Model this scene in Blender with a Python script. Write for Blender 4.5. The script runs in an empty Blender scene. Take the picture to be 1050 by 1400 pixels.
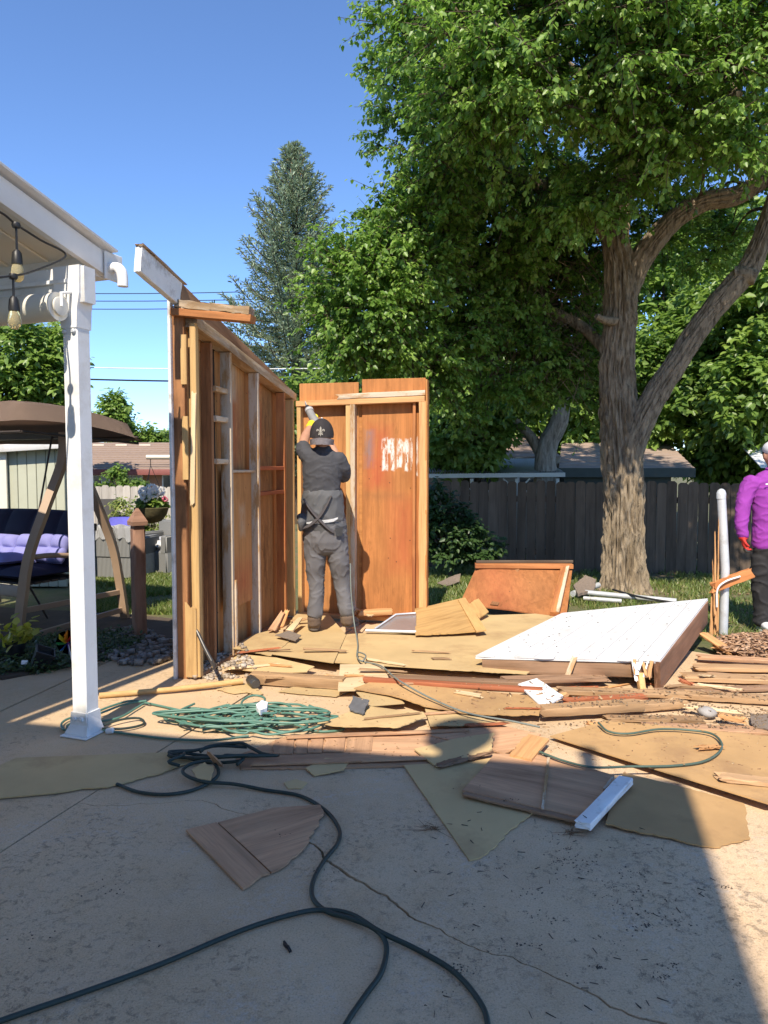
import bpy, bmesh, math, random
import numpy as np
from mathutils import Vector, Matrix, noise
random.seed(7); np.random.seed(7)
R = math.radians
scene = bpy.context.scene
col = scene.collection
# ---------------------------------------------------------------- camera, sky, sun, exposure
CAM_H, FPX, CXP, CYP = 1.5, 1000.0, 525.0, 700.0
PITCH = math.atan(60 / 1000)
cam_d = bpy.data.cameras.new('camera'); cam = bpy.data.objects.new('camera', cam_d); col.objects.link(cam)
cam_d.sensor_fit = 'VERTICAL'; cam_d.sensor_height = 36; cam_d.sensor_width = 27
cam_d.lens = 36 * FPX / 1400; cam_d.clip_end = 800; cam_d.clip_start = 0.05
cam.location = (0, 0, CAM_H); cam.rotation_euler = (R(90) - PITCH, 0, 0)
scene.camera = cam
SUN_EL, SUN_AZ = 49.0, 11.0            # light travels towards +Y, 11 degrees to the right
world = bpy.data.worlds.new('World'); scene.world = world; world.use_nodes = True
wn = world.node_tree; wn.nodes.clear()
sky = wn.nodes.new('ShaderNodeTexSky'); sky.sky_type = 'NISHITA'; sky.sun_disc = False
sky.sun_elevation = R(SUN_EL); sky.sun_rotation = R(180 + SUN_AZ)
sky.altitude = 1600; sky.air_density = 0.9; sky.dust_density = 0.0; sky.ozone_density = 8.0
bg = wn.nodes.new('ShaderNodeBackground'); bg.inputs[1].default_value = 0.14
wo = wn.nodes.new('ShaderNodeOutputWorld')
hs_ = wn.nodes.new('ShaderNodeHueSaturation'); hs_.inputs['Saturation'].default_value = 0.99
wn.links.new(sky.outputs[0], hs_.inputs['Color']); wn.links.new(hs_.outputs[0], bg.inputs[0]); wn.links.new(bg.outputs[0], wo.inputs[0])
sun_d = bpy.data.lights.new('sun', 'SUN'); sun_d.energy = 3.8; sun_d.angle = R(0.5); sun_d.color = (1, 0.9, 0.75)
sun = bpy.data.objects.new('sun', sun_d); col.objects.link(sun)
sdir = Vector((math.sin(R(SUN_AZ)) * math.cos(R(SUN_EL)), math.cos(R(SUN_AZ)) * math.cos(R(SUN_EL)), -math.sin(R(SUN_EL))))
sun.rotation_euler = sdir.to_track_quat('-Z', 'Y').to_euler(); sun.location = (-3, -8, 14)
vs = scene.view_settings
vs.view_transform = 'Standard'; vs.look = 'None'; vs.gamma = 1; vs.use_curve_mapping = False; vs.exposure = 0.97
scene.cycles.max_bounces = 6; scene.cycles.diffuse_bounces = 4; scene.cycles.transparent_max_bounces = 6

# ---------------------------------------------------------------- helpers
def ray(x, y):
    u = (x - CXP) / FPX; v = (CYP - y) / FPX
    c, s = math.cos(PITCH), math.sin(PITCH)
    return Vector((u, v * s + c, v * c - s))
def G(x, y, z=0.0):
    r = ray(x, y); t = (z - CAM_H) / r.z
    return Vector((r.x * t, r.y * t, z))
def P(x, y, Y):
    r = ray(x, y); t = Y / r.y
    return Vector((r.x * t, Y, CAM_H + r.z * t))
WM = {}
def link(name, data, M, parent=None):
    o = bpy.data.objects.new(name, data); col.objects.link(o)
    WM[o.name] = M.copy()
    if parent is not None:
        o.parent = parent; o.matrix_basis = WM[parent.name].inverted() @ M
    else:
        o.matrix_basis = M
    return o
def T(v): return Matrix.Translation(Vector(v))
def tag(o, label=None, cat=None, group=None, kind=None):
    if label: o['label'] = label
    if cat: o['category'] = cat
    if group: o['group'] = group
    if kind: o['kind'] = kind
    return o
def thing(name, label, cat, loc, group=None):
    return tag(link(name, None, T(loc)), label, cat, group)
def smooth(me, ang=40):
    for p in me.polygons: p.use_smooth = True
    try: me.set_sharp_from_angle(angle=R(ang))
    except Exception: pass
def from_bm(name, bm, mat, parent=None, M=None, sm=None):
    me = bpy.data.meshes.new(name); bmesh.ops.recalc_face_normals(bm, faces=bm.faces); bm.to_mesh(me); bm.free()
    if mat: me.materials.append(mat)
    if sm: smooth(me, sm)
    return link(name, me, M or Matrix(), parent)
def frame(p0, p1, up=(0, 0, 1)):
    """matrix with local X along p0->p1, Z near up, origin in the middle"""
    p0, p1, up = Vector(p0), Vector(p1), Vector(up)
    x = (p1 - p0).normalized()
    y = up.cross(x)
    if y.length < 1e-4: y = Vector((0, 1, 0)).cross(x)
    y.normalize(); z = x.cross(y)
    M = Matrix((x, y, z)).transposed().to_4x4(); M.translation = (p0 + p1) / 2
    return M, (p1 - p0).length
def bar_bm(L, w, h, rag0=0, rag1=0, seg=4, jit=.0012, ch=.004, bow=0, taper=1.0):
    bm = bmesh.new(); ch = min(ch, w * .2, h * .2); rings = []
    prof = [(-w/2+ch, -h/2), (w/2-ch, -h/2), (w/2, -h/2+ch), (w/2, h/2-ch), (w/2-ch, h/2), (-w/2+ch, h/2), (-w/2, h/2-ch), (-w/2, -h/2+ch)]
    if rag0 or rag1:
        prof2 = []
        for a, b in zip(prof, prof[1:] + prof[:1]):
            prof2 += [a, ((a[0]+b[0])/2, (a[1]+b[1])/2)]
        prof = prof2
    for i in range(seg + 1):
        t = i / seg; ring = []
        s = 1 + (taper - 1) * t
        for (y, z) in prof:
            x = (t - .5) * L
            if i == 0 and rag0: x -= random.uniform(-rag0, rag0)
            if i == seg and rag1: x += random.uniform(-rag1, rag1)
            ring.append(bm.verts.new((x, y * s + random.uniform(-jit, jit), z * s + random.uniform(-jit, jit) + bow * (1 - (2*t-1)**2))))
        rings.append(ring)
    n = len(prof)
    for a, b in zip(rings, rings[1:]):
        for k in range(n): bm.faces.new((a[k], a[(k+1) % n], b[(k+1) % n], b[k]))
    for ring in (rings[0], rings[-1]):
        c = Vector((0, 0, 0))
        for v in ring: c += v.co
        cv = bm.verts.new(c / n)
        for k in range(n): bm.faces.new((ring[k], ring[(k+1) % n], cv))
    return bm
def beam(name, p0, p1, w, h, mat, parent=None, up=(0, 0, 1), **k):
    M, L = frame(p0, p1, up)
    return from_bm(name, bar_bm(L, w, h, **k), mat, parent, M, 35)
def box(name, c, size, mat, parent=None, rz=0, bev=0.004, rot=None):
    bm = bmesh.new(); bmesh.ops.create_cube(bm, size=1)
    for v in bm.verts: v.co = Vector((v.co.x*size[0], v.co.y*size[1], v.co.z*size[2]))
    if bev: bmesh.ops.bevel(bm, geom=list(bm.edges), offset=min(bev, min(size)*.3), segments=1, affect='EDGES')
    M = T(c) @ (rot.to_4x4() if rot else Matrix.Rotation(rz, 4, 'Z'))
    return from_bm(name, bm, mat, parent, M)
def catmull(pts, n=8):
    pts = [Vector(p) for p in pts]; out = []
    q = [2*pts[0]-pts[1]] + pts + [2*pts[-1]-pts[-2]]
    for i in range(1, len(q)-2):
        a, b, c, d = q[i-1:i+3]
        for k in range(n):
            t = k/n
            out.append(.5*((2*b)+(c-a)*t+(2*a-5*b+4*c-d)*t*t+(3*b-a-3*c+d)*t**3))
    out.append(pts[-1]); return out
def lerp_list(v, n):
    out = []
    for a, b in zip(v, v[1:]):
        for k in range(n): out.append(a+(b-a)*k/n)
    return out + [v[-1]]
def add_tube(bm, pts, rad, ns=8, flat=1.0, cap=True, fn=None):
    """tube along points; rad number or list; flat squashes the second axis"""
    pts = [Vector(p) for p in pts]; n = len(pts)
    if not hasattr(rad, '__len__'): rad = [rad]*n
    t0 = (pts[1]-pts[0]).normalized()
    u = t0.orthogonal().normalized() if abs(t0.z) > .9 else Vector((0, 0, 1)).cross(t0).normalized()
    rings = []
    for i in range(n):
        t = (pts[min(i+1, n-1)]-pts[max(i-1, 0)])
        t = t.normalized() if t.length > 1e-9 else t0
        u = (u - t*u.dot(t)); u = u.normalized() if u.length > 1e-6 else t.orthogonal().normalized()
        w = t.cross(u); ring = []
        for k in range(ns):
            a = 2*math.pi*k/ns; r = rad[i]
            if fn: r = fn(i, a, r)
            ring.append(bm.verts.new(pts[i]+u*math.cos(a)*r+w*math.sin(a)*r*flat))
        rings.append(ring)
    for a, b in zip(rings, rings[1:]):
        for k in range(ns): bm.faces.new((a[k], a[(k+1) % ns], b[(k+1) % ns], b[k]))
    if cap:
        bm.faces.new(rings[0][::-1]); bm.faces.new(rings[-1])
def tube(name, pts, rad, mat, parent=None, ns=8, sub=0, flat=1.0):
    if sub:
        if hasattr(rad, '__len__'): rad = lerp_list(rad, sub)
        pts = catmull(pts, sub)
    c = sum((Vector(p) for p in pts), Vector())/len(pts)
    bm = bmesh.new(); add_tube(bm, [Vector(p)-c for p in pts], rad, ns, flat)
    return from_bm(name, bm, mat, parent, T(c), 50)
def lathe_bm(prof, ns=24, bm=None, c=(0, 0, 0)):
    bm = bm or bmesh.new(); rings = []; c = Vector(c)
    for r, z in prof:
        rings.append([bm.verts.new(c+Vector((math.cos(2*math.pi*k/ns)*r, math.sin(2*math.pi*k/ns)*r, z))) for k in range(ns)])
    for a, b in zip(rings, rings[1:]):
        for k in range(ns): bm.faces.new((a[k], a[(k+1) % ns], b[(k+1) % ns], b[k]))
    bm.faces.new(rings[0][::-1]); bm.faces.new(rings[-1])
    return bm
def poly_bm(pts, thick, down=True):
    """prism from a closed outline (local coords, any z), extruded down"""
    bm = bmesh.new()
    top = [bm.verts.new(p) for p in pts]; bot = [bm.verts.new(Vector(p)-Vector((0, 0, thick))) for p in pts]
    f1 = bm.faces.new(top); f2 = bm.faces.new(bot[::-1]); n = len(pts)
    for i in range(n): bm.faces.new((top[i], bot[i], bot[(i+1) % n], top[(i+1) % n]))
    bmesh.ops.triangulate(bm, faces=[f1, f2])
    return bm
def raw_mesh(name, V, Fq, mat, parent=None, M=None, attr=None, sm=False, nv=4):
    """numpy mesh: V (n,3), Fq (m,nv)"""
    me = bpy.data.meshes.new(name); n, m = len(V), len(Fq)
    me.vertices.add(n); me.vertices.foreach_set('co', np.asarray(V, np.float32).ravel())
    me.loops.add(m*nv); me.loops.foreach_set('vertex_index', np.asarray(Fq, np.int32).ravel())
    me.polygons.add(m); me.polygons.foreach_set('loop_start', np.arange(0, m*nv, nv, dtype=np.int32))
    me.polygons.foreach_set('loop_total', np.full(m, nv, np.int32))
    if sm: me.polygons.foreach_set('use_smooth', np.ones(m, bool))
    if attr is not None:
        a = me.attributes.new('rnd', 'FLOAT', 'POINT'); a.data.foreach_set('value', np.asarray(attr, np.float32))
    me.update(calc_edges=True); me.validate()
    if mat: me.materials.append(mat)
    return link(name, me, M or Matrix(), parent)

# ---------------------------------------------------------------- materials
def nodes(name):
    m = bpy.data.materials.new(name); m.use_nodes = True; nt = m.node_tree; nt.nodes.clear()
    out = nt.nodes.new('ShaderNodeOutputMaterial'); bs = nt.nodes.new('ShaderNodeBsdfPrincipled')
    nt.links.new(bs.outputs[0], out.inputs[0])
    return m, nt, bs, out
def N(nt, t, **k):
    n = nt.nodes.new(t)
    for a, v in k.items():
        if a.startswith('i_'): n.inputs[int(a[2:])].default_value = v
        else: setattr(n, a, v)
    return n
def coords(nt, stretch=(1, 1, 1), rnd=True, kind='Object'):
    tc = N(nt, 'ShaderNodeTexCoord'); mp = N(nt, 'ShaderNodeMapping'); mp.inputs['Scale'].default_value = stretch
    nt.links.new(tc.outputs[kind], mp.inputs[0])
    if rnd:
        oi = N(nt, 'ShaderNodeObjectInfo'); mu = N(nt, 'ShaderNodeVectorMath', operation='SCALE'); mu.inputs[0].default_value = (31, 17, 23)
        nt.links.new(oi.outputs['Random'], mu.inputs['Scale']); nt.links.new(mu.outputs[0], mp.inputs['Location'])
    return mp.outputs[0]
def nz(nt, vec, scale, detail=6, rough=.6, dist=0):
    n = N(nt, 'ShaderNodeTexNoise'); n.inputs['Scale'].default_value = scale; n.inputs['Detail'].default_value = detail
    n.inputs['Roughness'].default_value = rough; n.inputs['Distortion'].default_value = dist
    nt.links.new(vec, n.inputs['Vector']); return n.outputs['Fac']
def ramp(nt, fac, cols):
    r = N(nt, 'ShaderNodeValToRGB'); e = r.color_ramp.elements
    while len(e) > 1: e.remove(e[0])
    e[0].position = cols[0][0]; e[0].color = (*cols[0][1], 1)
    for p, c in cols[1:]:
        x = e.new(p); x.color = (*c, 1)
    nt.links.new(fac, r.inputs[0]); return r.outputs[0]
def mixc(nt, fac, a, b, mode='MIX'):
    m = N(nt, 'ShaderNodeMix', data_type='RGBA', blend_type=mode)
    if isinstance(fac, (int, float)): m.inputs[0].default_value = fac
    else: nt.links.new(fac, m.inputs[0])
    for s, v in ((6, a), (7, b)):
        if isinstance(v, tuple): m.inputs[s].default_value = (*v, 1)
        else: nt.links.new(v, m.inputs[s])
    return m.outputs[2]
def mrange(nt, v, a, b, c=0, d=1):
    m = N(nt, 'ShaderNodeMapRange'); m.inputs[1].default_value = a; m.inputs[2].default_value = b; m.inputs[3].default_value = c; m.inputs[4].default_value = d
    nt.links.new(v, m.inputs[0]); return m.outputs[0]
def math_(nt, op, a, b=None):
    m = N(nt, 'ShaderNodeMath', operation=op)
    for i, v in enumerate((a, b)):
        if v is None: continue
        if isinstance(v, (int, float)): m.inputs[i].default_value = v
        else: nt.links.new(v, m.inputs[i])
    return m.outputs[0]
def bump(nt, bs, h, strength, dist=.01):
    b = N(nt, 'ShaderNodeBump'); b.inputs['Strength'].default_value = strength; b.inputs['Distance'].default_value = dist
    nt.links.new(h, b.inputs['Height']); nt.links.new(b.outputs[0], bs.inputs['Normal'])
def objvar(nt, c, amt):
    oi = N(nt, 'ShaderNodeObjectInfo'); hs = N(nt, 'ShaderNodeHueSaturation')
    nt.links.new(mrange(nt, oi.outputs['Random'], 0, 1, 1-amt, 1+amt), hs.inputs['Value']); nt.links.new(c, hs.inputs['Color'])
    return hs.outputs[0]
def sc(c, k): return tuple(min(1, x*k) for x in c)
def plain(name, c, rough=.6, var=.18, scale=6, metal=0, bstr=.15, bscale=60, spec=.4, stretch=(1, 1, 1), rnd=.06, dirt=None, dirt_amt=.5):
    m, nt, bs, out = nodes(name); v = coords(nt, stretch)
    cc = ramp(nt, nz(nt, v, scale), [(.25, sc(c, 1-var)), (.5, c), (.75, sc(c, 1+var))])
    if dirt:
        f = mrange(nt, nz(nt, coords(nt), scale*.7, 9, .72), .52, .66, 0, dirt_amt)
        cc = mixc(nt, f, cc, dirt)
    cc = objvar(nt, cc, rnd); nt.links.new(cc, bs.inputs['Base Color'])
    bs.inputs['Roughness'].default_value = rough; bs.inputs['Metallic'].default_value = metal; bs.inputs['Specular IOR Level'].default_value = spec
    if bstr: bump(nt, bs, nz(nt, v, bscale, 4), bstr, .004)
    return m
def wood(name, c, dark=None, grain=14, rough=.75, var=.25, bstr=.5, rnd=.12, stain=None, stain_amt=.6, stain_scale=2.5, paint=None, paint_amt=.5, knots=True):
    """grain runs along local X"""
    m, nt, bs, out = nodes(name); v = coords(nt, (.8, grain, grain)); dark = dark or sc(c, .55)
    g = nz(nt, v, 1.6, 8, .65, .6); g2 = nz(nt, coords(nt, (2, 90, 90)), 1.0, 3, .6)
    cc = ramp(nt, g, [(.22, dark), (.45, c), (.62, sc(c, 1+var)), (.8, sc(c, 1-var*.6))])
    cc = mixc(nt, mrange(nt, g2, .5, .75, 0, .35), cc, dark)
    if stain:
        s = nz(nt, coords(nt, (.7, 1.6, 1.6)), stain_scale, 7, .65)
        cc = mixc(nt, mrange(nt, s, .48, .64, 0, stain_amt), cc, stain)
    if paint:
        s = nz(nt, coords(nt, (1.2, 5, 5)), 2.2, 9, .75)
        cc = mixc(nt, mrange(nt, s, .5-.12*paint_amt, .56-.06*paint_amt, 0, paint_amt), cc, paint)
    cc = objvar(nt, cc, rnd); nt.links.new(cc, bs.inputs['Base Color'])
    bs.inputs['Roughness'].default_value = rough; bs.inputs['Specular IOR Level'].default_value = .25
    bump(nt, bs, math_(nt, 'ADD', g, g2), bstr, .003)
    return m
def leafmat(name, dark, mid, light, trans=.3, rough=.42):
    m, nt, bs, out = nodes(name); at = N(nt, 'ShaderNodeAttribute', attribute_name='rnd')
    cc = ramp(nt, at.outputs['Fac'], [(0, dark), (.5, mid), (1, light)])
    nt.links.new(cc, bs.inputs['Base Color']); bs.inputs['Roughness'].default_value = rough; bs.inputs['Specular IOR Level'].default_value = .5
    tr = N(nt, 'ShaderNodeBsdfTranslucent'); hs = N(nt, 'ShaderNodeHueSaturation'); hs.inputs['Value'].default_value = 1.9; hs.inputs['Saturation'].default_value = 1.05
    nt.links.new(cc, hs.inputs['Color']); nt.links.new(hs.outputs[0], tr.inputs[0])
    mx = N(nt, 'ShaderNodeMixShader'); mx.inputs[0].default_value = trans
    nt.links.new(bs.outputs[0], mx.inputs[1]); nt.links.new(tr.outputs[0], mx.inputs[2]); nt.links.new(mx.outputs[0], out.inputs[0])
    return m
MT = {}
MT['white'] = plain('white_paint', (.76, .755, .74), .5, .05, 5, dirt=(.5, .45, .37), dirt_amt=.4)
MT['white_old'] = plain('old_white_paint', (.74, .74, .72), .6, .06, 9, bstr=.4, dirt=(.3, .26, .22), dirt_amt=.6)
MT['cream'] = plain('cream_metal', (.72, .68, .58), .5, .03, 3)
MT['black'] = plain('black_plastic', (.018, .018, .019), .45)
MT['dark_metal'] = plain('dark_metal', (.09, .085, .08), .4, metal=.6)
MT['steel'] = plain('galvanised_steel', (.58, .6, .61), .45, .15, 8, metal=.3, dirt=(.3, .25, .2))
MT['ply'] = wood('orange_plywood', (.40, .175, .055), (.27, .10, .03), 7, bstr=.25, stain=(.22, .08, .03), stain_amt=.45, rnd=.1)
MT['ply_dark'] = wood('dark_plywood', (.23, .105, .045), (.11, .05, .025), 8, bstr=.3, stain=(.1, .045, .02))
MT['stud'] = wood('yellow_stud', (.52, .33, .14), (.35, .2, .08), 10, bstr=.25, rnd=.1)
MT['stud_brown'] = wood('brown_stud', (.31, .145, .062), (.15, .07, .032), 10, stain=(.08, .035, .02))
MT['stud_white'] = wood('stud_with_old_paint', (.4, .23, .1), None, 10, paint=(.6, .53, .42), paint_amt=.7)
MT['stud_orange'] = wood('orange_stud', (.42, .17, .06), None, 10, stain=(.25, .07, .03))
MT['weathered'] = wood('weathered_plate', (.36, .24, .13), (.18, .11, .06), 12, stain=(.2, .13, .08), paint=(.55, .5, .42), paint_amt=.3)
MT['rafter'] = wood('brown_rafter', (.26, .14, .075), (.14, .07, .035), 10, stain=(.12, .07, .04))
MT['tan'] = plain('tan_hardboard', (.52, .37, .18), .8, .14, 2.2, bstr=.15, bscale=140, rnd=.1, dirt=(.33, .205, .1), dirt_amt=.6)
MT['tan_brown'] = plain('stained_hardboard', (.45, .275, .12), .8, .2, 2.5, bstr=.15, bscale=120, rnd=.12, dirt=(.28, .16, .08), dirt_amt=.6)
MT['brownply'] = wood('brown_veneer', (.40, .23, .13), (.13, .065, .036), 5, bstr=.5, var=.45, stain=(.46, .29, .17), stain_amt=.5, rnd=.12)
MT['pinkply'] = wood('pinkish_plank', (.45, .265, .15), (.27, .145, .075), 9, bstr=.4, stain=(.27, .15, .09), rnd=.14)
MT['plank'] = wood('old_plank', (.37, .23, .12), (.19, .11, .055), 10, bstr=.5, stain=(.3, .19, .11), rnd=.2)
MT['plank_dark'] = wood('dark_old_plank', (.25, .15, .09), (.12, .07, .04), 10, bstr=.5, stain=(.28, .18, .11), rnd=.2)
MT['redboard'] = wood('red_brown_board', (.36, .12, .055), (.22, .065, .03), 10, bstr=.3)
MT['fresh'] = wood('fresh_split_wood', (.52, .28, .12), (.36, .16, .06), 16, bstr=.6)
MT['lightply'] = wood('light_plywood', (.6, .45, .27), (.48, .33, .18), 6, bstr=.15)
MT['doorwood'] = wood('golden_veneer', (.46, .28, .11), (.28, .15, .05), 6, bstr=.25)
MT['hose'] = plain('green_hose', (.085, .185, .14), .42, .15, 8, rnd=.05)
MT['hose_shade_tone'] = plain('shade_darkened_hose', (.026, .04, .033), .5, .15, 8, bstr=.2, bscale=90)  # same green hose as above, with shade put into its colour
MT['paper'] = plain('white_scrap', (.8, .8, .8), .7)
# ---------------------------------------------------------------- ground and patio
def lawn_mat():
    m, nt, bs, out = nodes('lawn_ground'); v = coords(nt, rnd=False)
    a = nz(nt, v, 1.3, 8, .7); b = nz(nt, v, 22, 6, .7)
    c = ramp(nt, a, [(.34, (.17, .12, .075)), (.47, (.13, .12, .05)), (.6, (.075, .11, .03))])
    c = mixc(nt, mrange(nt, b, .4, .7, 0, .5), c, (.2, .15, .09))
    nt.links.new(c, bs.inputs['Base Color']); bs.inputs['Roughness'].default_value = .95; bump(nt, bs, b, .8, .03)
    return m
def concrete_mat():
    m, nt, bs, out = nodes('old_concrete'); v = coords(nt, rnd=False)
    a = nz(nt, v, .9, 9, .68); b = nz(nt, v, 7, 8, .7); f = nz(nt, v, 150, 4, .85); g = nz(nt, v, 34, 5, .7)
    c = ramp(nt, a, [(.3, (.47, .32, .185)), (.5, (.62, .435, .26)), (.7, (.70, .51, .325))])
    c = mixc(nt, mrange(nt, b, .35, .7, 0, .3), c, (.58, .47, .35))
    st = math_(nt, 'MULTIPLY', mrange(nt, nz(nt, v, 1.3, 5, .65), .46, .6), mrange(nt, nz(nt, v, 30, 9, .8, .4), .53, .6))
    vd = N(nt, 'ShaderNodeVectorMath', operation='DISTANCE'); vd.inputs[1].default_value = (.72, 2.6, 0); nt.links.new(v, vd.inputs[0])
    spot = math_(nt, 'MULTIPLY', mrange(nt, vd.outputs['Value'], 1.15, .35), mrange(nt, nz(nt, coords(nt, (1.2, 1, 1), False), 10, 12, .88, .1), .565, .6))
    st = math_(nt, 'MAXIMUM', st, spot)
    c = mixc(nt, math_(nt, 'MULTIPLY', st, .55), c, (.13, .10, .072))
    c = mixc(nt, math_(nt, 'MULTIPLY', spot, .5), c, (.09, .068, .05))
    c = mixc(nt, mrange(nt, nz(nt, v, 55, 5, .8), .6, .68, 0, .6), c, (.16, .125, .09))
    pale = math_(nt, 'MULTIPLY', mrange(nt, nz(nt, v, 2.1, 4, .6, 1), .52, .68), mrange(nt, nz(nt, v, 40, 6, .8), .47, .6))
    c = mixc(nt, math_(nt, 'MULTIPLY', pale, .45), c, (.55, .53, .5))
    c = mixc(nt, mrange(nt, f, .53, .68, 0, .75), c, (.2, .155, .11))
    c = mixc(nt, mrange(nt, f, .45, .32, 0, .5), c, (.78, .66, .5))
    # rusty/ochre wash of sawdust near the demolished shed
    sp = N(nt, 'ShaderNodeSeparateXYZ'); nt.links.new(v, sp.inputs[0])
    near = mrange(nt, sp.outputs[1], 3.4, 4.4)
    c = mixc(nt, math_(nt, 'MULTIPLY', near, mrange(nt, nz(nt, v, 3, 7, .7), .3, .62, .15, .75)), c, (.52, .37, .215))
    nt.links.new(c, bs.inputs['Base Color']); bs.inputs['Roughness'].default_value = .9; bs.inputs['Specular IOR Level'].default_value = .25
    h = math_(nt, 'ADD', math_(nt, 'MULTIPLY', f, .35), math_(nt, 'ADD', g, math_(nt, 'MULTIPLY', st, -.6)))
    bump(nt, bs, h, .55, .008)
    return m
MT['concrete'] = concrete_mat()
bm = bmesh.new(); bmesh.ops.create_grid(bm, x_segments=1, y_segments=1, size=250)
tag(from_bm('lawn', bm, lawn_mat(), None, T((0, 0, -.022))), kind='structure')
patio = tag(link('patio', None, Matrix()), kind='structure')
def jitter_line(pts, amp, n=5):
    pts = [Vector(p) for p in pts]
    for k in range(n):
        o = []
        for a, b in zip(pts, pts[1:]):
            d = (b-a); nrm = Vector((-d.y, d.x, 0)).normalized()
            o += [a, (a+b)/2 + nrm*random.uniform(-amp, amp)*d.length]
        pts = o + [pts[-1]]
    return pts
def slab(pts):
    bm = poly_bm([Vector((p[0], p[1], 0)) for p in pts], .1); return from_bm('slab', bm, MT['concrete'], patio)
slab([(-9, -1.6), (-3.56, -1.6), (-2.145, 5.66), (-2.7, 5.1), (-9, 4.6)])
slab([(-3.53, -1.6), (-2.82, -1.6), (-.06, 7.6), (-1.75, 7.6), (-1.8, 6.5), (-2.12, 5.68)])
ck = [(-1.37, 3.2, 0), G(276, 1094), G(348, 1114), G(430, 1155), G(470, 1192), G(545, 1240), G(620, 1282), G(700, 1308), G(780, 1345), G(900, 1397), (1.9, 1.35, 0), (6.5, -1.6, 0)]
ck = jitter_line(ck, .1, 4)
def off(pts, s):
    o = []
    for i, p in enumerate(pts):
        d = (pts[min(i+1, len(pts)-1)]-pts[max(0, i-1)]); nrm = Vector((-d.y, d.x, 0)).normalized()
        w = .0025 + .005*max(0, noise.noise(p*3)+.25)
        if p.x < -.3: w *= .5
        o.append(p+nrm*s*w)
    return o
up_, dn_ = off(ck, 1), off(ck, -1)
slab([tuple(p) for p in up_] + [(9, -1.6), (9, 4.5), (5, 5.2), (2.9, 5.6), (.7, 7.5), (-.03, 7.6)])
slab([(-2.79, -1.6)] + [tuple(p) for p in dn_[:-1]] + [(6.4, -1.6)])
# ---------------------------------------------------------------- the house behind the photographer
hx, hy = Vector((.974, -.225, 0)), Vector((.225, .974, 0))
HC = Vector((1.42, 3.36, 0)) - Vector((math.sin(R(SUN_AZ)), math.cos(R(SUN_AZ)), 0))/math.tan(R(SUN_EL))*5.3   # below the right end of the eave
def hp(a, b, z): return HC + hx*a + hy*b + Vector((0, 0, z))
MT['house_wall'] = plain('house_siding', (.82, .72, .55), .7, .06, 2)
MT['shingle'] = plain('brown_shingles', (.2, .155, .12), .9, .25, 30, bstr=.6, bscale=60, stretch=(1, 3, 1))
house = thing('house', 'two storey house behind the photographer', 'house', hp(-6, -4, 0))
Mh = Matrix((hx, hy, Vector((0, 0, 1)))).transposed().to_4x4()
def hbox(name, c, size, mat, bev=.004): 
    return box(name, hp(*c), size, mat, house, rot=Mh.to_3x3(), bev=bev)
hbox('wall', (-6.4, -4.5, 2.6), (12, 8, 5.2), MT['house_wall'])
for s, b0 in ((1, 0), (-1, -9)):
    p0, p1 = hp(-12.8, b0, 5.25), hp(0, b0, 5.25); q0, q1 = hp(-12.8, -4.5, 7.1), hp(0, -4.5, 7.1)
    bm = bmesh.new(); th = Vector((0, 0, .12)); c = hp(-6, -4, 0)
    vsx = [bm.verts.new(v-c) for v in (p0, p1, q1, q0, p0+th, p1+th, q1+th, q0+th)]
    for f in ((0, 1, 2, 3), (4, 5, 6, 7), (0, 1, 5, 4), (1, 2, 6, 5), (2, 3, 7, 6), (3, 0, 4, 7)): bm.faces.new([vsx[i] for i in f])
    from_bm('roof', bm, MT['shingle'], house, T(c))
for a in (-2.2, -9.5):
    f = hbox('window', (a, -.49, 3.9), (1.3, .06, 1.1), MT['white'])
hbox('door', (-2.2, -.49, 1.05), (.95, .06, 2.05), MT['white'])
bm = lathe_bm([(.09, 0), (.09, .2), (.15, .24), (.19, .34), (.19, .46), (.13, .56), (.02, .6)], 20)
SH_ = Vector((math.sin(R(SUN_AZ)), math.cos(R(SUN_AZ)), 0))/math.tan(R(SUN_EL))
vp = Vector((.43, 4.0, 0)) - SH_*5.78
from_bm('roof_turbine', bm, MT['steel'], house, T((vp.x, vp.y, 5.35)), 40)
bm = lathe_bm([(.04, 0), (.04, .3), (.05, .31), (.05, .33)], 12); vq = G(803, 1034)-SH_*5.55
from_bm('vent_pipe', bm, MT['steel'], house, T((vq.x, vq.y, 5.26)), 40)
# ---------------------------------------------------------------- patio cover with post
CORN = Vector((-1.63, 4.35, 2.68)); SL = .2376
kx, ky = Vector((.94, -.342, 0)), Vector((.342, .94, 0)); Mk = Matrix((kx, ky, Vector((0, 0, 1)))).transposed().to_4x4()
def cv(a, b, dz=0): return CORN + kx*a - ky*b + Vector((0, 0, SL*b+dz))      # a right, b back towards the house
cover = thing('patio_cover', 'white aluminium patio cover with sloping roof edge and post at left', 'patio cover', G(118, 1002))
MT['ceil'] = plain('cover_ceiling', (.74, .70, .60), .5, .02, 2)
beam('fascia', cv(0, 0), cv(0, 5.35), .045, .125, MT['white'], cover, seg=1)
beam('roof_flashing', cv(.03, -.02, .085), cv(.03, 5.35, .085), .10, .012, MT['white'], cover, seg=1)
bm = bmesh.new(); L0 = 5.0
q = [cv(-.05, .02, .03), cv(-.05, 5.35, .03), cv(-L0, 5.35, .03), cv(-L0, .02, .03)]; c = CORN
tp = [bm.verts.new(p-c) for p in q]; bt = [bm.verts.new(p-c+Vector((0, 0, .05))) for p in q]
bm.faces.new(tp); bm.faces.new(bt)
for i in range(4): bm.faces.new((tp[i], tp[(i+1) % 4], bt[(i+1) % 4], bt[i]))
from_bm('roof_panel', bm, MT['ceil'], cover, T(c))
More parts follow.
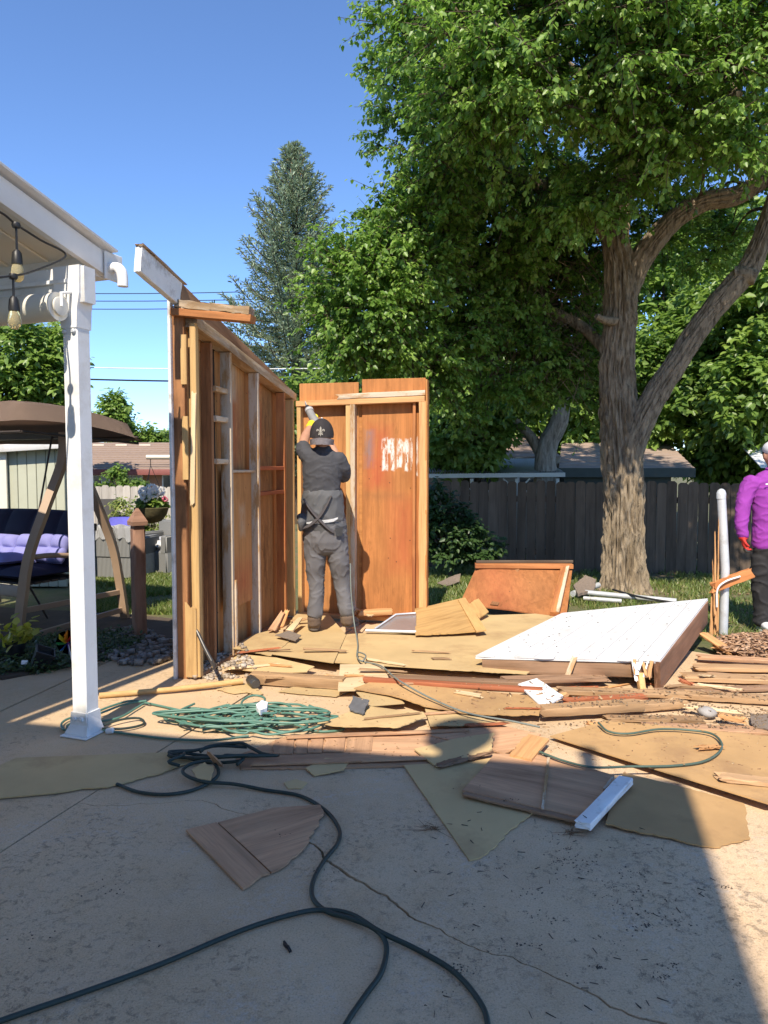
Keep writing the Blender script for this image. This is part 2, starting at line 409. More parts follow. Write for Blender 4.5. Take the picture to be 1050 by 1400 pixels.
for k in range(1, 16):                                # standing seams of the ceiling pans
    beam('ceiling_rib', cv(-.05-.305*k, .08, .02), cv(-.05-.305*k, 5.3, .02), .02, .014, MT['ceil'], cover, seg=1)
PB = G(118, 1002); HDR = P(112, 380, PB.y)
gut = beam('gutter', cv(-.02, .0, -.01), cv(-L0, .0, -.01), .11, .12, MT['white'], cover, seg=1)
hz_ = 2.49
h0 = Vector((PB.x, PB.y, hz_)) + kx*.1
beam('header_beam', h0, h0-kx*4.6, .085, .19, MT['white'], cover, seg=1)
beam('header_rib', h0-kx*.1-ky*.052+Vector((0, 0, .02)), h0-kx*4.6-ky*.052+Vector((0, 0, .02)), .02, .025, MT['white'], cover, seg=1)
# post with flared head and bolted foot
bm = bar_bm(2.42, .1, .1, seg=1, jit=0, ch=.006)
post = from_bm('post', bm, MT['white'], cover, T(PB+Vector((0, 0, 1.21))) @ Mk @ Matrix.Rotation(R(-90), 4, 'Y'), 35)
bm = bmesh.new()
prof = [(-.053, -.2), (.053, -.2), (.058, -.1), (.075, -.02), (.08, .13), (-.10, .13), (-.095, .0), (-.065, -.09)]
a = [bm.verts.new((x, -.056, z)) for x, z in prof]; b = [bm.verts.new((x, .056, z)) for x, z in prof]
bm.faces.new(a); bm.faces.new(b)
for i in range(8): bm.faces.new((a[i], a[(i+1) % 8], b[(i+1) % 8], b[i]))
from_bm('post_bracket', bm, MT['white'], post, T(PB+Vector((0, 0, 2.46))) @ Mk)
for s in (-1, 1):
    bm = lathe_bm([(.014, 0), (.014, .006), (.008, .012)], 10)
    from_bm('bolt', bm, MT['steel'], post, T(PB+Vector((0, 0, 2.24))+kx*.03*s-ky*.054) @ Mk @ Matrix.Rotation(R(90), 4, 'X'))
bm = bmesh.new()
foot = [(-.085, 0), (.08, 0), (.075, .015), (.06, .06), (.052, .13), (-.052, .13), (-.06, .06), (-.08, .015)]
a = [bm.verts.new((x, -.058-.02*(z < .05), z)) for x, z in foot]; b = [bm.verts.new((x, -.048, z)) for x, z in foot]
bm.faces.new(a); bm.faces.new(b)
for i in range(8): bm.faces.new((a[i], a[(i+1) % 8], b[(i+1) % 8], b[i]))
from_bm('foot_bracket', bm, MT['white'], post, T(PB+Vector((0, 0, .004))) @ Mk)
bm = bmesh.new()
a = [bm.verts.new((.049, y, z)) for y, z in ((-.06, 0), (.07, 0), (.055, .06), (.05, .13), (-.05, .13))]; b = [bm.verts.new((.058+.012*(z < .03), y, z)) for y, z in ((-.06, 0), (.07, 0), (.055, .06), (.05, .13), (-.05, .13))]
bm.faces.new(a); bm.faces.new(b)
for i in range(5): bm.faces.new((a[i], a[(i+1) % 5], b[(i+1) % 5], b[i]))
from_bm('foot_bracket', bm, MT['white'], post, T(PB+Vector((0, 0, .004))) @ Mk)
box('base_plate', PB+Vector((0, 0, .007))-ky*.02, (.18, .17, .008), MT['white_old'], post, rot=Mk.to_3x3(), bev=.002)
for s in (-1, 1):
    bm = lathe_bm([(.015, 0), (.013, .01), (.004, .014)], 10)
    from_bm('bolt', bm, MT['white'], post, T(PB+Vector((0, 0, .1))+kx*.025*s-ky*.059) @ Mk @ Matrix.Rotation(R(90), 4, 'X'))
# end cap and outlet elbow of the gutter
box('end_cap', cv(.035, -.03, -.0), (.012, .15, .16), MT['white'], gut, rot=Mk.to_3x3())
e0 = cv(.04, .0, -.02)
tube('outlet_elbow', [e0, e0+kx*.045, e0+kx*.075+Vector((0, 0, -.025)), e0+kx*.085+Vector((0, 0, -.07)), e0+kx*.085+Vector((0, 0, -.11))], [.03, .031, .032, .03, .031], MT['white'], gut, 12, 4)
# rolled blind hanging under the header
A0 = P(80, 419, PB.y-.12)
aw = thing('rolled_shade', 'rolled cream slat shade under patio cover header', 'shade', A0-kx*1.2)
bm = bmesh.new(); add_tube(bm, [Vector((-1.2, 0, 0)), Vector((1.2, 0, 0))], .075, 28, fn=lambda i, a, r: r*(1+.035*math.sin(a*14)))
from_bm('slat_roll', bm, MT['cream'], aw, T(A0-kx*1.2) @ Mk, 60)
tube('end_pulley', [A0+kx*.003, A0+kx*.008, A0+kx*.018, A0+kx*.02], [.03, .05, .05, .045], MT['cream'], aw, 20)
tube('end_bracket', [A0+kx*.02, A0+kx*.02+Vector((0, 0, .07)), A0+kx*.02+ky*.08+Vector((0, 0, .09))], .009, MT['white'], aw, 6)
# string lights
SH = P(90, 349, 4.0)
sl = thing('string_lights', 'black cable with clear amber bulbs strung under the patio cover', 'string lights', SH)
w0 = [P(-60, 262, 3.4), P(0, 290, 3.62), P(21, 306, 3.7), P(55, 328, 3.85), SH, P(50, 369, 3.8), P(18, 377, 3.6), P(-60, 385, 3.3)]
tube('cable', w0, .0055, MT['black'], sl, 6, 6)
m, nt, bs, out = nodes('bulb_glass'); bs.inputs['Base Color'].default_value = (.95, .82, .5, 1); bs.inputs['Roughness'].default_value = .05; bs.inputs['Transmission Weight'].default_value = .75; bs.inputs['IOR'].default_value = 1.2
MT['bulb'] = m
for b0, dz in ((P(22, 308, 3.7), .135), (P(18, 378, 3.6), .11)):
    tube('bulb_drop', [b0+Vector((0, 0, .01)), b0-Vector((0, 0, dz))], .006, MT['black'], sl, 6)
    bm = lathe_bm([(.012, .015), (.022, 0), (.026, -.04), (.026, -.055)], 14); s_ = from_bm('socket', bm, MT['black'], sl, T(b0-Vector((0, 0, dz))), 40)
    bm = lathe_bm([(.02, -.052), (.026, -.07), (.031, -.1), (.028, -.125), (.015, -.14), (.003, -.143)], 16); from_bm('bulb', bm, MT['bulb'], s_, T(b0-Vector((0, 0, dz))), 60)
    bm = lathe_bm([(.018, -.012), (.022, 0), (.018, .012)], 10); from_bm('cable_joint', bm, MT['black'], sl, T(b0), 40)

# ---------------------------------------------------------------- the half-demolished shed
def paint_mat(name, base, marks, grain=7):
    """plywood whose grain runs along local Z, with painted marks given as (x, z, hx, hz, soft, colour, amount, breakup)"""
    m, nt, bs, out = nodes(name); v = coords(nt, (grain*2.2, grain, .8))
    g = nz(nt, v, 1.6, 8, .65, .6)
    c = ramp(nt, g, [(.22, sc(base, .62)), (.45, base), (.62, sc(base, 1.22)), (.8, sc(base, .85))])
    c = mixc(nt, mrange(nt, nz(nt, coords(nt, (1.5, 1, .7)), 2.3, 7, .65), .46, .68, 0, .5), c, sc(base, .55))
    c = mixc(nt, mrange(nt, nz(nt, coords(nt, (60, 60, 3)), 1, 4, .6), .58, .72, 0, .35), c, sc(base, .5))
    tc = N(nt, 'ShaderNodeTexCoord')
    wob = N(nt, 'ShaderNodeTexNoise'); wob.inputs['Scale'].default_value = 9; wob.inputs['Detail'].default_value = 5
    nt.links.new(tc.outputs['Object'], wob.inputs['Vector'])
    ad = N(nt, 'ShaderNodeVectorMath', operation='MULTIPLY_ADD'); ad.inputs[1].default_value = (.05, 0, .09); nt.links.new(wob.outputs['Color'], ad.inputs[0]); nt.links.new(tc.outputs['Object'], ad.inputs[2])
    sp = N(nt, 'ShaderNodeSeparateXYZ'); nt.links.new(ad.outputs[0], sp.inputs[0])
    br = nz(nt, coords(nt, (16, 16, 3.5), False), 2.2, 8, .75)
    for (x, z, wx, wz, soft, cc, amt, brk) in marks:
        dx = math_(nt, 'SUBTRACT', math_(nt, 'ABSOLUTE', math_(nt, 'SUBTRACT', sp.outputs[0], x+.025)), wx)
        dz = math_(nt, 'SUBTRACT', math_(nt, 'ABSOLUTE', math_(nt, 'SUBTRACT', sp.outputs[2], z+.045)), wz)
        f = mrange(nt, math_(nt, 'MAXIMUM', dx, dz), soft, -soft, 0, amt)
        if brk: f = math_(nt, 'MULTIPLY', f, mrange(nt, br, .5-brk, .56-brk*.4))
        c = mixc(nt, f, c, cc)
    vo = N(nt, 'ShaderNodeTexVoronoi'); vo.inputs['Scale'].default_value = 9; nt.links.new(coords(nt), vo.inputs['Vector'])
    c = mixc(nt, mrange(nt, vo.outputs['Distance'], .075, .05, 0, .75), c, (.07, .04, .025))
    c = mixc(nt, mrange(nt, nz(nt, coords(nt, (2, 2, .5)), 5, 8, .75), .56, .7, 0, .5), c, sc(base, .4))
    nt.links.new(c, bs.inputs['Base Color']); bs.inputs['Roughness'].default_value = .75; bs.inputs['Specular IOR Level'].default_value = .2
    bump(nt, bs, g, .35, .004)
    return m
d_ = Vector((.208, .978, 0)); n_ = Vector((.978, -.208, 0)); Z = Vector((0, 0, 1))
NI = Vector((-1.29, 5.16, 0))
def wl(t, o, z): return NI + d_*t + n_*o + Z*z          # along the left wall, offset (0 = inner stud face, negative outwards)
shed = thing('shed_frame', 'half demolished shed corner with bare studs and orange plywood walls', 'shed', wl(1, -.05, 0))
def vstud(t, o, w, dp, z0, z1, mat, name='stud', **k):
    """upright: w along the wall, dp across it, inner face at o"""
    return beam(name, wl(t, o-dp/2, z0), wl(t, o-dp/2, z1), dp, w, mat, shed, up=d_, **k)
def topz(t): return 2.47-.155*t
# outer sheathing panels seen from inside
Mw = Matrix((d_, -n_, Z)).transposed().to_4x4()
K_ = (.05, .028, .018)
wall_marks = {0: [(.05, .5, .06, .5, .1, K_, .6, .1), (-.05, -.7, .08, .25, .12, K_, .7, .1)], 1: [(-.1, .75, .1, .3, .12, K_, .6, .06), (.15, .2, .06, .5, .1, K_, .5, .06), (.0, .55, .12, .3, .15, (.38, .07, .04), .6, .25), (.05, 1.0, .05, .16, .04, (.5, .42, .3), .6, .15)], 2: [(.15, .6, .1, .4, .15, K_, .55, .06), (.1, -.5, .12, .35, .15, K_, .55, .06), (-.1, .78, .1, .3, .08, (.5, .06, .03), .85, .1)], 3: []}
spans = [(.02, .30, .02, 0), (.56, 1.07, .03, 1), (1.14, 1.72, .03, 2), (1.79, 2.04, .05, 3)]
for t0, t1, z0, k in spans:
    z1 = topz((t0+t1)/2)+.06; o = -.125
    o_ = box('sheathing_panel', wl((t0+t1)/2, o-.008, (z0+z1)/2), (t1-t0+.085, .016, z1-z0), paint_mat('sheathing_%d' % k, (.46, .235, .09), wall_marks[k]), shed, rot=Mw.to_3x3(), bev=.002)
box('felt_panel', wl(.42, -.135, 1.25), (.26, .012, 2.5), plain('black_felt', (.03, .026, .022), .9, .3, 8, dirt=(.14, .06, .03)), shed, rot=Mw.to_3x3(), bev=.001)
box('lower_panel', wl(.80, -.06, .92), (.5, .014, 1.08), paint_mat('lower_panel', (.45, .225, .085), [(0, -.35, .2, .12, .12, (.42, .07, .04), .5, .2), (.05, .15, .05, .12, .04, (.5, .42, .3), .5, .15)]), shed, rot=Mw.to_3x3(), bev=.002)
beam('ledge', wl(.56, -.045, 1.475), wl(1.06, -.045, 1.475), .05, .022, MT['stud_white'], shed, rag1=.01)
# uprights
beam('corner_trim', wl(-.05, -.188, 0), wl(-.05, -.188, 2.66), .022, .05, MT['white_old'], shed, up=d_)
vstud(-.03, -.09, .042, .085, .0, 2.6, MT['stud_brown'])
vstud(-.03, -.0, .05, .045, .02, 2.50, MT['stud'], rag0=.0)
vstud(.03, -.045, .04, .045, .02, 2.48, MT['stud'])
beam('split_board', wl(-.065, -.035, 1.28), wl(-.065, -.012, 2.02), .034, .012, MT['lightply'], shed, up=d_, rag0=.05, rag1=.02)
for z0, z1, o in ((2.08, 2.42, -.085), (1.42, 1.86, -.082), (.02, .52, -.062)):
    beam('nailer', wl(-.062, o, z0), wl(-.062, o, z1), .045 if z0 > 1 else .085, .018, MT['stud'], shed, up=d_, rag1=.04 if z0 < 1 else 0)
vstud(.29, -.04, .035, .085, .03, 2.42, MT['stud_brown'])
vstud(.54, -.0, .04, .085, .03, topz(.54), MT['stud_white'])
vstud(.57, .012, .03, .02, .03, .62, MT['stud_white'])
for z in (1.55, 1.87, 2.09): beam('blocking', wl(.31, -.05, z), wl(.52, -.05, z), .06, .04, MT['stud_white'], shed)
vstud(1.10, -.0, .042, .085, .03, topz(1.1), MT['stud_white'])
vstud(1.75, -.0, .042, .085, .05, topz(1.75), MT['stud_orange'])
for z in (1.50, 1.28): beam('blocking', wl(1.13, -.04, z), wl(1.73, -.04, z), .07, .035, MT['redboard'], shed)
vstud(2.0, -.0, .042, .085, .05, topz(2.0), MT['stud'])
# plates and rafter
beam('top_plate', wl(-.02, -.055, 2.515), wl(2.08, -.055, 2.19), .115, .075, MT['weathered'], shed, rag0=.01, seg=8, jit=.003)
rf = beam('rafter', wl(-.04, -.128, 2.70), wl(2.1, -.128, 2.235), .04, .165, MT['rafter'], shed, seg=8, jit=.002)
beam('painted_tail', wl(-.56, -.128, 2.80), wl(-.045, -.128, 2.70), .046, .165, MT['white_old'], rf, rag0=.004, rag1=.012, jit=.002)
beam('drip_edge', wl(-.55, -.12, 2.888), wl(.0, -.12, 2.782), .06, .012, MT['weathered'], rf, rag1=.03, rag0=.01, jit=.003)
c0, c1 = wl(-.06, -.16, 2.575), P(346, 440, 5.0); c1.z = 2.50
M, L = frame(c0, c1)
beam('cross_plate', c0, c1, .09, .05, MT['stud_orange'], shed)
beam('cross_plate', c0+Z*.052+n_*.03, c1+Z*.052-n_*.01, .09, .05, MT['weathered'], shed, rag0=.03, jit=.006, seg=10)
# back wall
BO = wl(2.06, 0, 0)
def wb(s, o, z): return BO + n_*s + d_*o + Z*z           # along the back wall, o = depth behind the stud face
Mb = Matrix((n_, d_, Z)).transposed().to_4x4()
W_, B_, R_ = (.72, .68, .62), (.13, .2, .25), (.42, .08, .04)
bm_marks = [[(-.05, .3, .1, .2, .12, (.45, .2, .06), .3, .2)],
  [(-.235, .48, .022, .15, .05, B_, .85, .12), (-.13, .40, .06, .26, .1, R_, .7, .2), (-.2, .26, .05, .1, .08, R_, .5, .2),
   (-.085, .42, .026, .16, .010, W_, .95, .045), (-.03, .50, .03, .06, .012, W_, .95, .045), (-.005, .42, .016, .15, .010, W_, .95, .045), (.06, .43, .026, .13, .010, W_, .95, .045), (.105, .50, .02, .05, .012, W_, .9, .045), (.135, .42, .018, .15, .010, W_, .95, .045), (.185, .43, .016, .15, .010, W_, .95, .045), (.225, .40, .012, .18, .010, W_, .9, .045),
   (.1, -.35, .08, .3, .15, R_, .55, .22), (-.2, .02, .3, .03, .03, (.25, .11, .045), .4, .2)]]
box('sheathing_panel', wb(.31, .10, 1.19), (.60, .014, 2.28), paint_mat('back_ply_a', (.43, .19, .066), bm_marks[0]), shed, rot=Mb.to_3x3(), bev=.002)
box('sheathing_panel', wb(.955, .095, 1.208), (.62, .014, 2.295), paint_mat('back_ply_b', (.42, .17, .056), bm_marks[1]), shed, rot=Mb.to_3x3(), bev=.002)
box('joint_batten', wb(.63, .112, 1.1), (.1, .016, 2.06), MT['ply'], shed, rot=Mb.to_3x3(), bev=.002)
beam('top_plate', wb(.0, .045, 2.125), wb(1.27, .045, 2.15), .088, .055, MT['fresh'], shed, seg=6)
beam('top_plate', wb(.42, .04, 2.185), wb(1.275, .04, 2.205), .085, .05, MT['stud_white'], shed, rag0=.02, seg=6, jit=.002)
def bstud(s, w, dp, z0, z1, mat, name='stud', o=0, **k):
    return beam(name, wb(s, o+dp/2, z0), wb(s, o+dp/2, z1), w, dp, mat, shed, up=d_, **k)
bstud(.03, .04, .085, .05, 2.09, MT['stud'])
bstud(.525, .045, .04, .05, 2.1, MT['stud'], o=-.002)
bstud(.57, .045, .085, .05, 2.11, MT['stud_white'])
bstud(1.165, .03, .06, .05, 2.12, MT['stud_orange'], o=.03)
bstud(1.255, .075, .02, .05, 2.13, MT['fresh'], 'edge_board', o=.0, seg=12, jit=.004)
bstud(1.287, .02, .1, .05, 2.33, MT['ply'], 'edge_board', o=.0, seg=12, jit=.003)
beam('bottom_plate', wb(.0, .045, .045), wb(1.27, .045, .045), .09, .04, MT['fresh'], shed)
beam('bottom_plate', wl(.0, -.06, .02), wl(2.0, -.06, .02), .1, .04, MT['plank_dark'], shed, jit=.003, seg=8)
# ---------------------------------------------------------------- vegetation
rng = np.random.default_rng(11)
LEAF_V = np.array([(0, 0, 0), (.3, .36, .06), (.72, .22, .03), (1, 0, -.1), (.72, -.22, .03), (.3, -.36, .06)])
LEAF_F = np.array([(0, 1, 2, 3), (0, 3, 4, 5)])
def unit(v): return v/np.maximum(np.linalg.norm(v, axis=1, keepdims=True), 1e-9)
def leaves(name, pos, ax, nrm, size, mat, parent, width=1.0, base=0.0, M=None, rnd=None):
    n = len(pos); ax = unit(ax); y = unit(np.cross(nrm, ax)); z = np.cross(ax, y)
    size = np.broadcast_to(size, (n,))
    L = LEAF_V*np.array([1, width, 1])
    V = pos[:, None, :] + size[:, None, None]*(L[None, :, 0:1]*ax[:, None]+L[None, :, 1:2]*y[:, None]+L[None, :, 2:3]*z[:, None])
    Fq = (LEAF_F[None]+6*np.arange(n)[:, None, None]).reshape(-1, 4)
    r = rng.random(n) if rnd is None else rnd
    return raw_mesh(name, V.reshape(-1, 3), Fq, mat, parent, M, np.repeat(r, 6))
def sticks(name, A, B, r0, r1, mat, parent):
    """three-sided twigs from A to B"""
    n = len(A); d = unit(B-A); u = unit(np.cross(d, np.array([.3, .5, .8]))); w = np.cross(d, u); V = np.zeros((n, 6, 3))
    for k in range(3):
        a = 2*math.pi*k/3; o = u*math.cos(a)+w*math.sin(a)
        V[:, k] = A+o*np.broadcast_to(r0, (n,))[:, None]; V[:, 3+k] = B+o*np.broadcast_to(r1, (n,))[:, None]
    f = np.array([(0, 1, 4, 3), (1, 2, 5, 4), (2, 0, 3, 5)])
    return raw_mesh(name, V.reshape(-1, 3), (f[None]+6*np.arange(n)[:, None, None]).reshape(-1, 4), mat, parent)
def foliage(centres, out, radius, nl, size, droop=.5, flat=.6, shade=None):
    """sprays of leaves: each centre holds a few twigs, leaves hang from them"""
    n = len(centres); tw = 5; per = max(1, nl//tw)
    radius = np.broadcast_to(radius, (n,))
    td = unit(np.repeat(out, tw, 0)*.8+rng.normal(0, .75, (n*tw, 3))*np.array([1, 1, flat]))
    A = np.repeat(centres, tw, 0)-np.repeat(out, tw, 0)*np.repeat(radius, tw)[:, None]*.35
    B = A+td*np.repeat(radius, tw)[:, None]*rng.uniform(.7, 1.4, (n*tw, 1)); B[:, 2] -= np.repeat(radius, tw)*.18
    t = rng.uniform(.15, 1.05, (n*tw*per, 1)); Ar, Br = np.repeat(A, per, 0), np.repeat(B, per, 0)
    side = unit(rng.normal(0, 1, (n*tw*per, 3)))
    pos = Ar+(Br-Ar)*t+side*size*.35
    ax = unit(side*np.array([1, 1, .5])+(Br-Ar)*.9+np.array([0, 0, -droop]))
    nr = unit(rng.normal(0, .5, ax.shape)+np.array([0, 0, .75])-np.array(sdir)*.6+np.repeat(np.repeat(out, tw, 0), per, 0)*.3)
    s = size*rng.uniform(.6, 1.25, len(pos))
    base = np.repeat(rng.random(n), tw*per)
    rn = np.clip(base*.55+rng.random(len(pos))*.45, 0, 1)
    return pos, ax, nr, s, rn, A, B
def sample_ell(ells, n, shell=.45):
    """points in a union of ellipsoids, biased to the shell; ells: (c, r, weight)"""
    w = np.array([e[2] for e in ells], float); idx = rng.choice(len(ells), n, p=w/w.sum())
    d = unit(rng.normal(0, 1, (n, 3))); rr = (shell+(1-shell)*rng.random((n, 1))**.5)
    c = np.array([e[0] for e in ells])[idx]; r = np.array([e[1] for e in ells])[idx]
    return c+d*rr*r, d
def bark_mat(name, c, dark):
    m, nt, bs, out = nodes(name); v = coords(nt, (1, 1, .22), False)
    a = nz(nt, v, 26, 8, .7, .4); b = nz(nt, coords(nt, rnd=False), 3, 5)
    cc = ramp(nt, a, [(.36, dark), (.5, c), (.68, sc(c, 1.5))]); cc = mixc(nt, mrange(nt, b, .4, .7, 0, .4), cc, sc(c, .8))
    nt.links.new(cc, bs.inputs['Base Color']); bs.inputs['Roughness'].default_value = .95; bs.inputs['Specular IOR Level'].default_value = .15
    bump(nt, bs, a, .9, .03); return m
MT['bark'] = bark_mat('tree_bark', (.28, .22, .15), (.075, .057, .04))
MT['bark_dark'] = bark_mat('twig_bark', (.11, .085, .06), (.06, .045, .03))
MT['leaf_big'] = leafmat('linden_leaf', (.06, .115, .018), (.13, .235, .036), (.31, .44, .10), .42)
MT['leaf_bg'] = leafmat('background_leaf', (.08, .145, .03), (.15, .24, .045), (.26, .36, .075), .34)
MT['leaf_dark'] = leafmat('shrub_leaf', (.02, .045, .012), (.035, .075, .018), (.06, .11, .03), .2)
MT['needle'] = leafmat('spruce_needle', (.11, .155, .085), (.235, .305, .19), (.40, .47, .33), .14, .6)
def limb(bm, pts, rad, sub=10, ns=72, amp=.02, seed=0.0, flare=0):
    q = catmull(pts, sub); r = lerp_list(rad, sub)
    # resample evenly
    L = [0]
    for a, b in zip(q, q[1:]): L.append(L[-1]+(b-a).length)
    nst = max(6, int(L[-1]/.028)); Q, RR = [], []
    for i in range(nst+1):
        s = L[-1]*i/nst; k = min(len(L)-2, max(0, int(np.searchsorted(L, s)-1))); f = (s-L[k])/max(1e-6, L[k+1]-L[k])
        Q.append(q[k].lerp(q[k+1], f)); RR.append(r[k]+(r[k+1]-r[k])*f)
    ds = L[-1]/nst
    def fn(i, a, rr):
        h = i*ds+seed*7; k = 30*rr**.6
        p = Vector((math.cos(a)*k*.55, math.sin(a)*k*.55, h*2.3+seed))
        e = 1-abs(noise.noise(p))*2.6; e2 = noise.noise(p*2.7); lump = noise.noise(Vector((math.cos(a)*1.3, math.sin(a)*1.3, h*1.4+seed)))
        fl = 0
        if flare: fl = flare*math.exp(-h_rel(i, ds)/.16)*(1+.45*math.cos(a*5+1)+.2*math.cos(a*3))
        return rr*(1+.11*lump)+amp*min(1, rr/.2)*(e*.7+.45*e2)+fl
    def h_rel(i, ds): return i*ds
    add_tube(bm, Q, RR, ns, fn=fn)
    return Q
# --- the big linden
TB = G(853, 806)
tree = thing('shade_tree', 'large leafy shade tree with forked trunk by the back fence', 'tree', TB)
TY = TB.y
def tp_(x, y, dY=0): return P(x, y, TY+dY)
bm = bmesh.new()
main = [TB+Vector((0, 0, -.1)), tp_(853, 760), tp_(853, 690), tp_(850, 620), tp_(846, 560), tp_(843, 500), tp_(848, 430), tp_(848, 370), tp_(842, 325), tp_(850, 270, .1), tp_(868, 190, .25), tp_(880, 90, .4), tp_(890, -60, .5), tp_(895, -260, .6)]
limb(bm, main, [.215, .208, .202, .212, .19, .172, .162, .156, .132, .125, .11, .10, .085, .05], ns=110, amp=.06, seed=1.3, flare=.14)
right = [tp_(853, 660, -.05), tp_(866, 602, -.1), tp_(892, 548, -.15), tp_(926, 494, -.2), tp_(964, 437, -.25), tp_(1000, 394, -.3), tp_(1026, 364, -.3), tp_(1050, 300, -.3), tp_(1085, 180, -.2), tp_(1120, 20, 0)]
limb(bm, right, [.155, .142, .13, .12, .115, .122, .115, .085, .07, .045], ns=84, amp=.042, seed=4.1)
limb(bm, [tp_(1005, 380, -.3), tp_(1022, 378, -.36), tp_(1034, 380, -.4)], [.12, .1, .075], ns=60, amp=.02, seed=9.1)
arch = [tp_(850, 420, .02), tp_(868, 370), tp_(890, 335, -.05), tp_(925, 297, -.1), tp_(965, 275, -.15), tp_(1010, 266, -.2), tp_(1070, 225, -.2), tp_(1150, 150, -.1)]
limb(bm, arch, [.125, .13, .122, .11, .102, .098, .08, .055], ns=72, amp=.038, seed=6.7)
limb(bm, [tp_(848, 440, -.08), tp_(828, 438, -.2), tp_(815, 432, -.26)], [.06, .045, .03], ns=40, amp=.01, seed=2.2)
limb(bm, [tp_(846, 335), tp_(800, 290, .1), tp_(740, 255, .2), tp_(680, 230, .2), tp_(610, 200, 0)], [.11, .09, .07, .055, .03], ns=40, amp=.01, seed=3.3)
limb(bm, [tp_(846, 500, .12), tp_(800, 450, .5), tp_(740, 420, .8), tp_(660, 400, .8), tp_(560, 400, .2), tp_(480, 400, -.4)], [.08, .07, .055, .045, .03, .018], ns=32, amp=.008, seed=8.3)
limb(bm, [tp_(872, 190, .25), tp_(800, 110, -.4), tp_(720, 60, -1), tp_(640, 40, -1.5)], [.08, .06, .045, .03], ns=30, amp=.008, seed=5.3)
limb(bm, [tp_(878, 110, .3), tp_(930, 60, -.8), tp_(980, 90, -1.8), tp_(1010, 130, -2.6)], [.08, .06, .045, .03], ns=30, amp=.008, seed=5.9)
for v in bm.verts: v.co -= TB
from_bm('trunk', bm, MT['bark'], tree, T(TB), 70)
def px_of(p):
    c, s = math.cos(PITCH), math.sin(PITCH); f = p[:, 1]*c-(p[:, 2]-CAM_H)*s; v = p[:, 1]*s+(p[:, 2]-CAM_H)*c
    return CXP+FPX*p[:, 0]/f, CYP-FPX*v/f
def E(px, py, Y, rx, ry, rz, w): 
    c = P(px, py, Y); return (tuple(c), (rx, ry, rz), w)
ells = [E(800, 60, 8.6, 2.7, 2.9, 2.6, 30), E(600, 120, 8.6, .85, 1.5, 1.6, 10), E(560, 330, 8.6, .55, .9, .75, 5),
        E(500, 410, 8.3, .72, .7, .75, 9), E(570, 470, 8.8, .6, .7, .75, 6), E(700, 330, 9.6, 1.4, .9, 1.3, 12), E(690, 500, 9.7, 1.0, .7, .95, 9), E(790, 520, 10.0, .6, .5, .8, 4),
        E(1020, 130, 7.0, 1.5, 1.3, 1.0, 13), E(760, 40, 6.6, 1.3, 1.0, .9, 9), E(930, -80, 7.6, 2.2, 2.0, 1.6, 14), E(1130, 260, 9.2, .9, 1.2, 1.2, 5),
        E(800, 275, 7.6, .32, .3, .22, .9), E(740, 390, 10.3, 1.0, .35, .95, 10), E(700, 270, 10.4, 1.3, .35, .9, 8), E(930, 330, 10.4, .8, .5, .8, 5), E(660, 110, 6.9, .6, .6, .5, 3), E(620, 420, 8.9, .5, .6, .6, 3)]
C0, D0 = sample_ell(ells, 3900, .4)
x_, y_ = px_of(C0)
spray = (np.hypot((C0[:, 0]-P(800, 275, 7.6).x)/.5, (C0[:, 2]-P(800, 275, 7.6).z)/.4) < 1) & (C0[:, 1] < 8.0)
low_ok = np.where(C0[:, 1] < TY+.45, (C0[:, 2] > 1.5+(.37+.03*(C0[:, 0] > 2.8))*C0[:, 1]+.12*np.sin(C0[:, 0]*5)) | (C0[:, 0] < 2.05), True) | spray
gap = (C0[:, 0] > 3.3) & (C0[:, 2] < 4.3) & (C0[:, 1] > TY-1.2)
keep = low_ok & ~((C0[:, 0] > 1.3) & (C0[:, 0] < 2.75) & (C0[:, 1] > 9) & (C0[:, 2] < 2.45)) & (C0[:, 2] > 1.95) & (C0[:, 2] < 8.4) & (C0[:, 1] < 10.9) & ~gap & ~((x_ < 500) & (y_ < 300))
keep &= np.array([noise.noise(Vector(c)*1.05) > -.2 or c[1] > 9.6 or noise.noise(Vector(c)*3.1) > .2 for c in C0])
C0, D0 = C0[keep], D0[keep]; D0 = unit(D0+np.array([0, 0, .15]))
pos, ax, nr, s, rn, A, B = foliage(C0, D0, rng.uniform(.22, .42, len(C0)), 90, .059, .7, .5)
MTB = T(TB); o = np.array(TB)
leaves('crown', pos-o, ax, nr, s, MT['leaf_big'], tree, 1.05, M=MTB, rnd=rn)
print('linden leaves', len(pos), 'sprays', len(C0))
tw_ = sticks('twigs', A, B, .006, .002, MT['bark_dark'], tree)
# boughs tying the sprays to the limbs
tg = rng.choice(len(C0), 260, replace=False); anchors = np.array([tuple(p) for p in catmull(main[8:], 6)+catmull(right[5:], 6)+catmull(arch[3:], 6)+[tp_(680, 230, .2), tp_(740, 255, .2), tp_(740, 420, .8), tp_(660, 400, .8), tp_(560, 400, .2), tp_(720, 60, -1), tp_(640, 40, -1.5), tp_(980, 90, -1.8)]])
bmw = bmesh.new()
for i in tg:
    d = np.linalg.norm(anchors-C0[i], axis=1)+np.maximum(0, anchors[:, 2]-C0[i][2])*.4; k = int(np.argmin(d))
    a, b = Vector(anchors[k]), Vector(C0[i])
    if (b-a).length > 3.2 or (b-a).length < .2: continue
    mid = a.lerp(b, .5)+Vector((0, 0, .12*(b-a).length))
    add_tube(bmw, catmull([a, mid, b], 4), lerp_list([.028, .016, .006], 4), 5)
from_bm('boughs', bmw, MT['bark_dark'], tree, None, 60)
